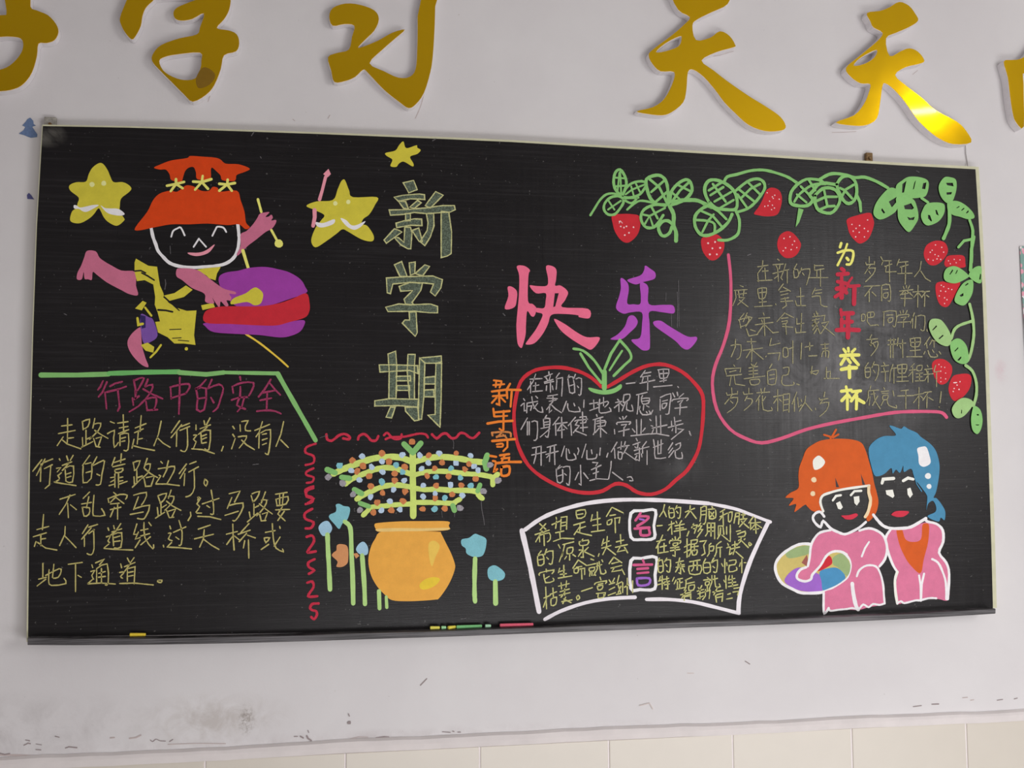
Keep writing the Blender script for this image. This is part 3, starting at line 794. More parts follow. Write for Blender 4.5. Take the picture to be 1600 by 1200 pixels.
T 510,490 620,480 600,600 530,610 510,490; 530,540 610,530; 565,490 570,700; 530,660 620,650; 470,715 690,700; 735,680 740,690
T 830,430 770,510; 830,470 920,520; 790,530 890,510; 800,570 890,550; 800,620 900,600; 800,650 950,640; 850,600 870,700 820,735
T 1045,480 1050,700; 1000,590 1090,580; 980,640 1000,700 1110,700
T 1230,480 1190,560; 1230,510 1310,500; 1230,550 1310,540; 1190,590 1290,580 1300,690 1380,715
T 340,800 290,860; 380,790 330,900; 280,880 300,980; 270,880 400,850 380,930 310,960; 370,830 440,850 360,960; 370,990 400,1080 510,1060; 420,1000 480,1020
T 580,790 590,820; 520,860 660,850; 560,880 570,910; 480,940 700,910; 590,850 600,1080; 580,950 510,1050; 610,950 700,1040 770,1030
T 850,790 750,900; 860,800 960,850; 810,860 890,850; 810,900 880,890 870,920 820,930; 820,960 950,970; 860,930 870,1060; 1060,800 1050,1030; 1000,860 1000,930 1090,920; 980,980 990,1040 1110,1030
T 1240,770 1250,800; 1200,840 1290,830; 1240,860 1200,960; 1230,890 1290,1050 ; 1300,830 1350,820 1340,890; 1310,920 1400,900 1300,1050; 1320,950 1470,1070; 1190,885 1285,865; 1235,905 1190,950; 1250,935 1200,1005; 1262,970 1215,1050; 1275,900 1250,930; 1215,800 1225,835; 1265,795 1255,830
@1120 520 .125
T 175,160 300,150 290,300 250,330; 235,80 230,180 180,300; 430,70 430,140; 380,110 490,110; 330,220 570,190; 440,150 435,360; 430,210 370,310; 450,220 580,330; 610,300 620,290
T 680,70 660,160; 670,160 790,130; 640,260 790,250 770,340; 830,190 830,300 890,290 880,190 830,190; 950,100 950,380; 900,200 960,180; 1060,130 1050,330; 1160,120 1160,220; 1100,180 1200,160; 1150,290 1250,285; 1300,150 1400,140; 1320,200 1390,190; 1350,130 1360,300; 1310,300 1330,230 1400,230 1390,310
T 210,400 225,420; 100,450 120,520; 110,450 300,440 290,490; 160,490 240,470; 120,540 310,520; 180,540 160,660; 215,530 230,640 350,660
T 430,390 450,420; 500,370 460,430; 400,440 510,420; 400,480 510,470; 400,520 510,510; 455,400 455,550; 340,575 600,540; 410,590 430,650 520,640 530,580 410,590
T 690,390 660,440; 630,480 640,640; 640,480 740,460 730,640 640,640; 660,530 720,520; 660,580 720,570
T 830,440 900,430 890,520 830,530; 820,540 810,620 850,660 960,650 960,620; 1000,640 1030,650
T 1190,420 1180,510; 1170,490 1270,470 1240,520 1190,500; 1370,430 1370,570; 1380,490 1420,480 1415,560; 1340,570 1530,570
T 185,690 190,770; 120,750 130,780 260,760; 260,730 255,770; 190,780 100,890; 150,820 260,810 230,920 130,1000; 170,850 200,880
T 400,690 400,760; 330,740 340,770 450,760; 380,790 350,850; 370,820 440,830 430,890 340,970
T 550,700 560,760; 600,690 590,740; 500,750 660,740; 540,780 490,860; 525,830 520,970; 570,790 580,960 690,970 680,930; 610,800 570,860
T 760,710 760,980; 710,800 820,780; 760,810 710,880; 780,830 810,860; 830,770 830,980; 830,770 910,760 900,990; 840,840 900,830; 840,900 900,890; 840,970 900,960
T 1000,740 940,890; 970,830 970,980; 1010,810 1020,930 1060,900; 1050,830 1060,860; 1110,790 1100,870 1030,980; 1110,880 1190,975; 1230,940 1235,960
T 1350,740 1340,800; 1280,820 1290,840 1390,820; 1330,830 1290,890; 1310,880 1400,870 1370,970 1285,1045
N chalk_writing|faint thin chalk writing on the far side of the red and yellow vertical heading
@1290 370 .125
T 545,250 545,320; 500,320 510,350 610,340; 610,310 610,350; 560,350 490,460; 520,400 620,390 590,470 500,560; 540,430 560,460
T 690,250 720,310; 700,350 720,300 820,300; 740,370 830,340; 760,360 750,430; 750,440 880,435; 795,310 800,560
T 920,280 890,360; 910,320 1030,310; 930,380 1030,350; 950,370 950,450; 900,460 1080,455; 1000,320 995,590
T 1195,310 1180,410 1110,500; 1190,430 1250,520 1310,555
T 480,620 680,610; 580,620 490,740; 545,680 545,810; 580,690 630,740
T 700,610 700,800; 700,610 800,600 810,790 780,800; 720,660 780,655; 720,710 780,700 770,760 725,760 720,710
T 970,620 980,650; 1010,610 1010,640; 1050,610 1030,650; 920,680 1090,660; 980,680 930,730; 1020,680 1090,740; 950,720 1060,700; 940,770 1080,770; 995,690 985,870
T 1155,610 1150,880; 1090,690 1220,680; 1150,700 1100,760; 1160,700 1200,750; 1210,690 1300,680; 1250,690 1200,760; 1240,730 1235,870; 1260,730 1290,750
T 450,970 450,1050 490,1040 490,970 450,970; 520,950 520,1050; 520,950 600,940 600,1000 520,1010; 560,950 560,1000; 520,1060 560,1110 640,1100; 650,1100 660,1110
T 730,940 725,1110; 720,940 880,930 870,1120 840,1110; 760,980 840,975; 780,1020 840,1010 830,1060 785,1070 780,1020
T 930,930 940,960; 970,920 970,950; 1020,920 1000,960; 900,1000 910,980 1040,970 1030,1000; 940,1010 1010,1000 980,1040; 900,1070 1060,1060; 975,1030 970,1130
T 1110,950 1060,1080; 1090,1000 1085,1140; 1130,990 1120,1140; 1150,990 1240,990 1230,1170 1190,1160; 1265,1160 1270,1180
@1290 500 .13333
T 540,170 520,210; 480,230 610,220; 540,220 530,300; 520,290 610,250 600,330 530,420; 560,280 580,320
T 760,220 760,440; 730,240 820,230; 800,220 800,290; 850,210 840,300; 730,290 940,270; 900,230 905,440; 870,300 880,330; 790,300 790,440
T 990,220 1000,310; 1000,220 1110,210 1090,310 1000,310; 1000,265 1100,255; 1045,220 1050,420; 990,360 1110,350; 950,430 1130,430
T 1220,200 1160,290; 1180,260 1190,330; 1240,240 1330,250; 1250,230 1220,290; 1270,260 1270,320; 1165,370 1150,400; 1200,360 1230,430 1310,430 1300,400; 1250,350 1270,380; 1330,370 1350,400
T 500,500 460,560; 460,570 470,670 520,660 520,560 460,570; 470,610 520,605; 570,490 540,560; 550,530 620,530 610,650 580,710; 560,590 580,620
T 680,500 700,540; 650,540 740,530; 680,560 690,600; 650,610 740,600; 700,610 700,720; 790,520 760,600 750,720; 770,570 830,560; 800,570 800,740
T 840,530 850,620; 850,530 950,520 930,620 850,620; 850,575 940,570; 895,530 895,710; 840,670 950,665; 830,720 970,715
T 1040,510 1000,550; 980,590 1060,580; 1020,550 1020,730; 1020,600 970,660; 1070,540 1130,530 1120,590 1070,590 1070,540; 1060,630 1140,620; 1060,670 1130,665; 1100,620 1100,710; 1050,715 1160,710
T 1190,530 1200,550; 1160,580 1250,570; 1180,590 1190,620; 1150,640 1260,630; 1200,600 1200,730; 1190,660 1160,710; 1290,530 1270,600; 1270,610 1340,600; 1300,610 1300,780
T 530,770 520,810; 500,830 500,910 480,960; 500,830 620,820; 530,870 580,860; 560,830 580,950 640,1040; 610,890 550,1000; 520,900 510,1000
T 680,790 690,810; 650,840 740,830; 660,860 730,860; 670,890 730,880 720,930 670,930 670,890; 680,940 650,1000; 720,940 740,1000 830,1030 825,1000; 790,830 800,890
T 880,830 970,820; 840,890 1030,885; 940,830 940,1040
T 1095,790 1090,1040; 1040,880 1150,860; 1090,890 1030,970; 1110,890 1140,920; 1150,850 1240,840; 1200,850 1140,940; 1190,890 1185,1030; 1210,910 1260,940
T 1355,840 1340,970; 1335,1020 1340,1030 1330,1020
N painted_character|small yellow painted character topping the vertical heading
@1290 370 .125
L ylc 4.4 195,80 180,130
L ylc 3.6 270,90 240,180 150,355
L ylc 4 150,200 250,170 340,180 340,270 310,340 265,345
L ylc 4.6 265,265 285,290
N painted_character|blurred red painted character second in the vertical heading
L rd2 6 200,400 230,420
L rd2 6 150,470 280,460
L rd2 5 200,500 200,560
L rd2 6 150,560 280,590
L rd2 7 140,650 220,640 260,700
L rd2 7 200,600 200,760
L rd2 6 120,750 180,710
L rd2 4 330,510 280,580 260,650
L rd2 5 300,620 420,610
L rd2 6.5 360,640 355,840
N painted_character|blurred red painted character third in the vertical heading
L rd2 5 190,910 200,990
L rd2 7 200,960 340,955
L rd2 6 200,1070 330,1060
L rd2 6 200,1030 200,1130
L rd2 7 280,970 280,1200
@1290 500 .13333
L rd2 6.5 130,118 260,112 390,118
L rd2 6.5 262,80 262,205
N painted_character|yellow painted character fourth in the vertical heading
L ylc 4.4 210,340 235,375
L ylc 4.4 265,330 270,370
L ylc 4.4 345,340 310,375
L ylc 5.4 175,420 280,410 390,410
L ylc 5 230,440 180,520
L ylc 5 310,440 385,525
L ylc 4.6 260,460 290,500
L ylc 5.6 185,580 280,560 360,560
L ylc 5.4 278,540 280,675
N painted_character|yellow painted character lowest in the vertical heading
L ylc 4.6 240,780 255,860 255,1050
L ylc 5 185,835 300,820
L ylc 5 250,880 190,945
L ylc 4 270,880 290,910
L ylc 4.8 310,840 410,830
L ylc 4.6 370,850 300,950
L ylc 5 365,890 360,1045
L ylc 5.4 380,930 450,970
N chalk_drip|faint grey chalk drips and dust streaks running down the board
@620 660 .125
L drp 1.2 1055,960 1062,1080 1085,1200 1095,1280
L drp .9 700,215 712,260 708,330
L drp .8 720,1030 722,1180
L drp .8 560,1110 570,1190
@930 400 .125
L drp 1.4 1025,450 1030,600 1028,780 1025,890
L drp .9 950,730 955,880
L drp .9 885,460 882,560
@100 380 .15
L drp 1.4 1055,380 1060,420 1050,480
L drp 1 1105,30 1110,110
@280 220 .15
L drp 1.2 845,165 855,182
@560 390 .125
L drp 1 1080,940 1100,945
@0 0 1
L drp 1.5 393,212 397,206
L drp 1.6 676,220 681,217
L drp 1.4 100,490 104,492
L drp 1.5 786,490 789,493
L drp 1.6 1168,399 1173,397
L drp 1.4 1432,267 1436,269
L drp 1.2 395,726 404,725
L drp 1 1060,438 1061,510
L drp 1 500,684 512,680
L drp 1.2 720,967 728,966
"""
MARKS = """
N wall_mark|dark cracks and scuffs along the plaster ledge
@0 1120 .25
L mk1 1.6 545,240 650,235 800,235 1000,232
L mk2 1.1 1000,232 1200,228 1500,225
L mk2 3 0,238 100,240 180,243
L mk1 2 0,228 30,236 60,230
L mk2 1.2 180,240 300,243
L mk2 1.2 1050,172 1230,166 1410,168
L mk1 2 410,195 430,188 480,193
L mk1 1.6 345,122 370,128
L mk1 1.6 160,145 185,150
L mk1 1.8 150,178 175,165 190,168
L mk1 1.2 225,170 260,176
L mk1 1.6 225,205 255,207
L mk2 2.4 810,135 850,130 880,115
L mk1 1.3 940,145 955,155 975,140 1000,150 1035,152
L mk1 1.6 1060,155 1080,142
L mk2 2 690,132 715,130
@400 1100 .25
L mk1 2.2 750,213 800,205 830,207
L mk2 2.2 830,212 880,214 960,222
L mk2 1.4 280,255 500,248 600,240 800,235
L mk1 1.4 830,235 1080,230 1200,225
L mk2 1.2 1200,225 1400,218 1600,218
L mk2 1 580,220 640,206 700,208
L mk1 1.4 240,203 260,203
L mk1 2.4 278,202 295,212
L mk1 2.6 318,200 325,215 345,228
L mk1 1.4 325,165 330,178
L mk1 1.6 578,62 584,76
D mk1 3.2 582,117
L mk1 1.2 1165,174 1215,178
L mk1 1.6 1230,170 1238,173
L mk1 1.4 1262,177 1278,176
L mk1 1.4 1262,198 1305,194
L mk3 1.6 430,290 480,275 560,280 620,275
L mk2 1.2 0,303 60,300 170,295
@800 1080 .25
L mk1 1.4 0,306 100,302 140,296
L mk2 1 140,298 260,292 440,292
D mk2 2.6 20,314
L mk3 1.6 800,90 860,75 880,110
N wall_mark|short dark scratches below the blackboard
@600 900 .375
L mk1 2 152,455 178,428
L mk1 1.8 1505,355 1524,367
L mk3 1.4 1265,405 1290,405
@1300 700 .41666
L mk1 1.6 305,970 335,966
L mk1 2 375,961 400,960
L mk2 1.4 520,946 532,944
L mk1 1.6 620,946 640,943
L mk1 1.6 684,941 695,938
L mk2 1.4 490,937 508,935
N wall_mark|thin pencil scratches above the blackboard
@400 0 .25
L mk2 1 1050,590 1030,660 1010,710 995,740
L mk2 1 450,740 462,720
L mk2 1 230,745 242,755
@1200 0 .25
L mk2 .8 400,828 480,826 550,822
L mk2 .8 440,790 520,800 580,798
L mk2 .8 905,465 935,440
L mk2 1.2 940,815 955,820
@900 0 .25
L mk2 .8 860,352 900,345 985,320
@0 0 .25
L mk2 .9 1300,635 1312,600 1320,575
"""
GOLD = [
('gold foam character at the far edge, its looped tail hanging low', '180,-90 190,40 230,65 300,95 350,150 365,200 340,250 290,268 240,272 230,350 200,450 150,520 90,555 0,570 -100,560 -150,500 -60,440 0,435 60,410 120,350 145,290 130,240 60,228 0,230 -250,245 -300,180 -260,120 0,95 40,85 30,0 20,-90', 0, 0, -.024),
('gold foam character with a triangular hole and brown smudge above the orange hat', '750,110 780,30 815,-40 900,-110 1400,-120 1440,-20 1432,60 1400,120 1355,175 1430,190 1480,215 1495,270 1475,320 1400,345 1380,430 1340,530 1290,590 1205,635 1150,590 1080,520 1000,440 950,380 960,330 1010,280 1120,240 1230,215 1250,170 1275,82 1200,118 1130,128 1092,112 1085,75 1110,45 1180,15 1240,-15 1000,-15 950,10 910,50 890,100 880,160 850,220 822,245 780,200 755,150 | 995,380 1030,355 1100,340 1250,328 1258,380 1252,430 1220,490 1150,500 1080,480 1020,440', 0, 0, -.024),
('gold foam character with a tall straight shaft above the hollow title', '1000,-100 1010,100 1008,300 998,430 960,480 890,485 800,445 710,395 790,310 870,240 930,185 850,205 760,255 640,300 680,250 740,190 768,120 740,65 650,30 560,22 480,50 458,105 480,160 550,150 615,160 600,230 580,310 510,330 450,358 470,440 490,512 560,505 620,480 670,435 700,455 800,560 900,640 955,675 1000,650 1050,580 1090,450 1105,350 1115,200 1120,40 1120,-190 500,-190 500,-100', 400, 0, -.022),
('dull gold foam character with a slit hole above the strawberry vine', '600,-60 780,-75 955,-60 948,25 850,75 760,120 728,158 750,250 840,235 900,195 960,225 995,280 985,295 880,325 785,378 860,440 950,510 1080,600 1170,655 1260,715 1300,760 1310,800 1270,818 1180,818 1080,780 1000,710 930,640 870,560 800,480 735,435 700,450 690,560 670,640 600,700 540,720 450,712 380,695 480,670 550,620 600,530 615,450 530,445 480,400 455,345 480,310 600,220 680,150 712,105 640,60 | 500,325 560,270 650,225 660,245 640,290 560,320', 900, 0, -.026),
('bright gold foam character with a white glint on its long leg', '620,80 700,68 760,45 820,12 880,35 920,85 938,130 880,170 800,205 738,240 760,350 830,320 885,302 940,325 978,380 940,400 860,420 795,470 870,540 960,610 1050,690 1180,760 1240,820 1270,890 1160,900 1080,870 1010,820 930,740 860,640 790,560 735,520 715,540 700,650 680,740 620,780 540,785 425,765 540,720 600,650 630,580 640,525 580,520 520,480 488,425 560,360 680,260 718,205 660,170 640,130 | 535,410 580,360 680,310 665,360 600,400', 1200, 0, -.03),
('gold foam character cut off by the edge beyond the bright glinting one', '1475,385 1520,375 1570,370 1620,340 1680,260 1730,260 1700,360 2000,380 2040,450 2030,700 1950,800 1900,700 1890,450 1620,450 1597,520 1600,790 1550,760 1530,700 1515,600 1500,480', 1200, 0, -.03),
]

# ------------------------------------------------------------------ materials
def lin(c):
    return tuple(((v / 255) / 12.92 if v / 255 <= .04045 else ((v / 255 + .055) / 1.055) ** 2.4) for v in c)
def nodes(name):
    m = bpy.data.materials.new(name); m.use_nodes = True
    nt = m.node_tree; return m, nt, nt.nodes, nt.links, nt.nodes['Principled BSDF']
def noise(N, L, scale, detail=4, rough=.6, vec=None, dist=0):
    n = N.new('ShaderNodeTexNoise'); n.inputs['Scale'].default_value = scale
    n.inputs['Detail'].default_value = detail; n.inputs['Roughness'].default_value = rough
    n.inputs['Distortion'].default_value = dist
    if vec is not None: L.new(vec, n.inputs['Vector'])
    return n.outputs['Fac']
def ramp(N, L, src, stops):
    r = N.new('ShaderNodeValToRGB'); e = r.color_ramp.elements
    while len(e) < len(stops): e.new(.5)
    for k, (p, c) in zip(e, stops):
        k.position = p; k.color = (c, c, c, 1) if isinstance(c, (int, float)) else (*c, 1)
    L.new(src, r.inputs[0]); return r.outputs[0]
def math_(N, L, op, a, b):
    n = N.new('ShaderNodeMath'); n.operation = op
    for i, v in enumerate((a, b)):
        if isinstance(v, (int, float)): n.inputs[i].default_value = v
        else: L.new(v, n.inputs[i])
    return n.outputs[0]
def mix(N, L, f, a, b):
    n = N.new('ShaderNodeMix'); n.data_type = 'RGBA'
    for i, v in ((0, f), (6, a), (7, b)):
        if isinstance(v, (int, float)): n.inputs[i].default_value = v
        elif isinstance(v, tuple): n.inputs[i].default_value = (*v, 1)
        else: L.new(v, n.inputs[i])
    return n.outputs[2]
def coords(N, L, sx=1, sy=1, sz=1):
    t = N.new('ShaderNodeTexCoord'); m = N.new('ShaderNodeMapping')
    m.inputs['Scale'].default_value = (sx, sy, sz); L.new(t.outputs['Object'], m.inputs[0]); return m.outputs[0]
def spot(N, L, cx, cz, rx, rz, soft=.6):
    """1 inside an ellipse of the wall plane, 0 outside"""
    t = N.new('ShaderNodeTexCoord'); m = N.new('ShaderNodeMapping')
    m.inputs['Location'].default_value = (-cx / rx, 0, -cz / rz); m.inputs['Scale'].default_value = (1 / rx, 0, 1 / rz)
    L.new(t.outputs['Object'], m.inputs[0])
    v = N.new('ShaderNodeVectorMath'); v.operation = 'LENGTH'; L.new(m.outputs[0], v.inputs[0])
    return ramp(N, L, v.outputs['Value'], [(1 - soft, 1), (1, 0)])
def bump(N, L, b, h, strength, dist=.002):
    n = N.new('ShaderNodeBump'); n.inputs['Strength'].default_value = strength; n.inputs['Distance'].default_value = dist
    L.new(h, n.inputs['Height']); L.new(n.outputs[0], b.inputs['Normal'])

PAL = dict(yel=(186,175,55), ylc=(212,204,104), ydk=(205,175,60), pale=(222,212,140), whi=(212,205,208), pwh=(205,215,215), org=(190,58,8),
  pik=(178,98,124), pnk=(206,134,148), prp=(108,72,146), nav=(38,28,78), pur=(138,52,142), red=(176,33,45), blk=(22,18,20), hat=(92,104,88), stk=(158,192,118),
  hol=(184,184,130), ros=(208,96,124), vio=(154,67,162), grn=(116,168,98), grd=(98,166,92), gyg=(138,172,112), rch=(186,46,68), pot=(226,150,62),
  pcr=(232,176,108), ply=(216,178,50), pya=(224,172,76), ygr=(182,200,104), orb=(184,116,72), lbl=(166,186,206), teal=(116,172,182), lte=(146,180,200),
  gry=(148,144,150), brn=(184,128,84), str=(174,31,42), sed=(244,180,180), rsd=(188,78,110), och=(184,78,22), dkg=(58,50,52), crm=(226,218,198),
  pch=(236,186,150), ocr=(178,162,94), mgr=(132,152,104), brr=(138,78,70), lil=(138,88,174), blu=(62,124,164), bpk=(188,102,132), lip=(180,40,60),
  tbl=(62,120,152), pwd=(200,200,200), lav=(214,202,222), orh=(210,112,34), ord=(188,120,66), gch=(166,160,160), ych=(182,180,118),
  pch2=(150,54,90), ytx=(176,166,104), ftx=(154,149,114), rd2=(168,36,56), mk1=(128,118,118), mk2=(160,148,146), mk3=(176,166,162), mkp=(200,172,176), smu=(112,84,16), frm=(184,76,118), drp=(96,94,96))
GRAIN = dict(drp=.5, hat=.6, hol=.35, gch=.3, ych=.25, pch2=.4, ytx=.25, ftx=.45, rch=.3, gry=.3, lbl=.15, orb=.15, teal=.12, lte=.12, ord=.3, ygr=.08)
MATS = {}
def paint(k):
    if k in MATS: return MATS[k]
    wall = k.startswith('mk')
    m, nt, N, L, b = nodes('paint_' + k)
    c = tuple(min(.95, v / KPAINT) for v in lin(PAL[k]))
    g = GRAIN.get(k, .05)
    v = coords(N, L)
    cloud = noise(N, L, 45, 3, .6, v)
    fine = noise(N, L, 420 if k != 'hat' else 300, 2, .7, v)
    base = mix(N, L, ramp(N, L, cloud, [(.3, 0), (.7, 1)]), tuple(x * .93 for x in c), tuple(min(.97, x * 1.04) for x in c))
    f = math_(N, L, 'MULTIPLY', ramp(N, L, fine, [(.42, 1), (.62, 0)]), g)
    L.new(mix(N, L, f, base, (.012, .011, .012) if not wall else c), b.inputs['Base Color'])
    b.inputs['Roughness'].default_value = .62 if g < .1 else .9
    b.inputs['Specular IOR Level'].default_value = .25
    MATS[k] = m; return m

def plain(name, c, rough=.6, metal=0, sc=60, amt=.12, spec=.5):
    m, nt, N, L, b = nodes(name); v = coords(N, L)
    n = noise(N, L, sc, 5, .6, v); c = lin(c) if max(c) > 1 else c
    L.new(mix(N, L, ramp(N, L, n, [(.3, 0), (.7, 1)]), tuple(x * (1 - amt) for x in c), tuple(min(1, x * (1 + amt)) for x in c)), b.inputs['Base Color'])
    b.inputs['Roughness'].default_value = rough; b.inputs['Metallic'].default_value = metal
    b.inputs['Specular IOR Level'].default_value = spec
    return m

def wall_material():
    m, nt, N, L, b = nodes('whitewashed_plaster'); v = coords(N, L)
    col = mix(N, L, ramp(N, L, noise(N, L, 2.2, 4, .6, v), [(.35, 0), (.7, 1)]), (.69, .665, .675), (.75, .73, .735))
    # brown damp stain low down, grey grime along the ledge
    pq = P(330, 1125); st = spot(N, L, pq.x, pq.z, .2, .07, .8)
    blot = ramp(N, L, noise(N, L, 18, 6, .7, v, .6), [(.38, 0), (.62, 1)])
    col = mix(N, L, math_(N, L, 'MULTIPLY', math_(N, L, 'MULTIPLY', st, blot), .55), col, (.46, .41, .375))
    pq = P(385, 1125); st = spot(N, L, pq.x, pq.z, .022, .04, .7)
    blot = ramp(N, L, noise(N, L, 110, 4, .7, v), [(.45, 0), (.6, 1)])
    col = mix(N, L, math_(N, L, 'MULTIPLY', math_(N, L, 'MULTIPLY', st, blot), .7), col, (.24, .2, .17))
    pq = P(60, 1150); st = spot(N, L, pq.x - .1, pq.z + .02, .5, .085, .8)
    blot = ramp(N, L, noise(N, L, 14, 6, .7, v, .4), [(.42, 0), (.75, 1)])
    col = mix(N, L, math_(N, L, 'MULTIPLY', math_(N, L, 'MULTIPLY', st, blot), .7), col, (.48, .45, .45))
    pq = P(560, 1160); st = spot(N, L, pq.x, .905, 1.15, .022, .8)
    col = mix(N, L, math_(N, L, 'MULTIPLY', math_(N, L, 'MULTIPLY', st, blot), .55), col, (.48, .43, .43))
    sp = ramp(N, L, noise(N, L, 90, 2, .5, v), [(.74, 0), (.78, 1)])
    col = mix(N, L, math_(N, L, 'MULTIPLY', sp, .35), col, (.4, .36, .34))
    pq = P(1566, 580); st = spot(N, L, pq.x, pq.z, .025, .04, .9)
    col = mix(N, L, math_(N, L, 'MULTIPLY', math_(N, L, 'MULTIPLY', st, blot), .8), col, (.62, .36, .42))
    L.new(col, b.inputs['Base Color']); b.inputs['Roughness'].default_value = .8
    h = noise(N, L, 7, 8, .65, v); bump(N, L, b, h, .35, .006)
    return m

def board_material():
    m, nt, N, L, b = nodes('blackboard_paint'); v = coords(N, L)
    hs = coords(N, L, 14, 1, 500)
    scratch = noise(N, L, 1.0, 3, .6, hs)
    vs = coords(N, L, 120, 1, 3)
    wipe = noise(N, L, 1.0, 4, .6, vs)
    cloud = noise(N, L, 5, 5, .65, v)
    col = mix(N, L, ramp(N, L, cloud, [(.35, 0), (.75, 1)]), (.006, .005, .0058), (.010, .0085, .0096))
    def dust(px, py, rx, rz, amt, c, col):
        q = P(px, py, -.03); s = spot(N, L, q.x, q.z, rx, rz, .9)
        sm = ramp(N, L, noise(N, L, 9, 5, .7, v, .8), [(.4, 0), (.75, 1)])
        return mix(N, L, math_(N, L, 'MULTIPLY', math_(N, L, 'MULTIPLY', s, sm), amt), col, c)
    col = dust(990, 640, .24, .17, .16, (.3, .29, .3), col)
    col = dust(1060, 730, .08, .06, .25, (.3, .3, .3), col)
    col = dust(1370, 560, .2, .24, .55, (.3, .29, .3), col)  # rubbed chalk, lightened further to stand in for the window reflection
    col = dust(1250, 560, .26, .26, .4, (.3, .29, .3), col)  # erased chalk smear with window sheen painted into its colour
    col = dust(1260, 820, .2, .2, .12, (.25, .24, .25), col)
    col = dust(78, 212, .04, .03, .9, (.4, .38, .33), col)
    hg = noise(N, L, 1.0, 4, .7, coords(N, L, 3, 1, 160))
    col = mix(N, L, math_(N, L, 'MULTIPLY', ramp(N, L, hg, [(.5, 0), (.8, 1)]), .05), col, (.35, .34, .35))
    fs = ramp(N, L, noise(N, L, 150, 1, .4, v), [(.77, 0), (.79, 1)])
    col = mix(N, L, math_(N, L, 'MULTIPLY', fs, .22), col, (.35, .34, .33))
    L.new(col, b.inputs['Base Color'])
    L.new(ramp(N, L, wipe, [(.3, .27), (.7, .37)]), b.inputs['Roughness'])
    b.inputs['Specular IOR Level'].default_value = .27
    bump(N, L, b, scratch, .4, .0006)
    return m

def gold_material():
    m, nt, N, L, b = nodes('gold_mirror_sheet'); v = coords(N, L)
    b.inputs['Base Color'].default_value = (.93, .57, .001, 1)
    b.inputs['Metallic'].default_value = 1
    L.new(ramp(N, L, noise(N, L, 20, 3, .5, v), [(.3, .15), (.7, .19)]), b.inputs['Roughness'])
    b.inputs['Coat Weight'].default_value = .35; b.inputs['Coat Roughness'].default_value = .05
    bump(N, L, b, noise(N, L, 5, 2, .5, v), .12, .01)
    return m

M_wall = wall_material(); M_board = board_material(); M_gold = gold_material()
def ledge_material():
    m, nt, N, L, b = nodes('dusty_black_ledge'); v = coords(N, L, 5, 1, 400)
    n = noise(N, L, 1.0, 5, .7, v)
    L.new(mix(N, L, ramp(N, L, n, [(.38, 0), (.72, 1)]), (.016, .0145, .016), (.2, .19, .2)), b.inputs['Base Color'])
    b.inputs['Roughness'].default_value = .45; return m
M_tray = ledge_material()
M_edge = plain('cream_edging', (.62, .61, .42), .5, 0, 30, .08)
M_foam = plain('white_foam', (.8, .77, .79), .7, 0, 80, .04)
M_trim = plain('plaster_ledge', (.74, .69, .68), .8, 0, 12, .06)
M_tile = plain('beige_tile', (.67, .62, .545), .35, 0, 4, .03)
M_grout = plain('pale_grout', (.86, .80, .80), .9, 0, 50, .05)
M_steel = plain('dull_steel', (.42, .4, .36), .5, .6, 200, .3)
M_rust = plain('rusty_steel', (.2, .12, .05), .6, .4, 300, .5)
M_floor = plain('grey_terrazzo', (.38, .36, .34), .4, 0, 60, .2)
M_ceil = plain('white_ceiling', (.5, .49, .49), .8, 0, 5, .04)

# ------------------------------------------------------------------ mesh helpers
def link(name, me, mats, parent=None):
    o = bpy.data.objects.new(name, me); C.objects.link(o)
    for m in mats: me.materials.append(m)
    if parent is not None: o.parent = parent
    return o
def tag(o, label=None, cat=None, group=None, kind=None):
    for k, v in (('label', label), ('category', cat), ('group', group), ('kind', kind)):
        if v: o[k] = v
    return o
def empty(name, loc=(0, 0, 0)):
    o = bpy.data.objects.new(name, None); C.objects.link(o); o.location = loc; o.empty_display_size = .05; return o
def box(name, a, b, m, parent=None, bevel=0.0, off=(0, 0, 0)):
    bm = bmesh.new(); bmesh.ops.create_cube(bm, size=1)
    for v in bm.verts:
        v.co = Vector([a[i] + (b[i] - a[i]) * (v.co[i] + .5) - off[i] for i in range(3)])
    if bevel: bmesh.ops.bevel(bm, geom=bm.edges[:], offset=bevel, segments=1, affect='EDGES')
    me = bpy.data.meshes.new(name); bm.to_mesh(me); bm.free(); return link(name, me, [m], parent)

def catmull(pts, closed, sub):
    n = len(pts)
    if n < 3: return list(pts)
    out = []
    for i in range(n if closed else n - 1):
        g = lambda k: pts[k % n] if closed else pts[max(0, min(n - 1, k))]
        p0, p1, p2, p3 = g(i - 1), g(i), g(i + 1), g(i + 2)
        for s in range(sub):
            t = s / sub
            f = lambda a, b, c, d: .5 * (2 * b + (c - a) * t + (2 * a - 5 * b + 4 * c - d) * t * t + (3 * b - a - 3 * c + d) * t ** 3)
            out.append((f(p0[0], p1[0], p2[0], p3[0]), f(p0[1], p1[1], p2[1], p3[1])))
    if not closed: out.append(pts[-1])
    return out

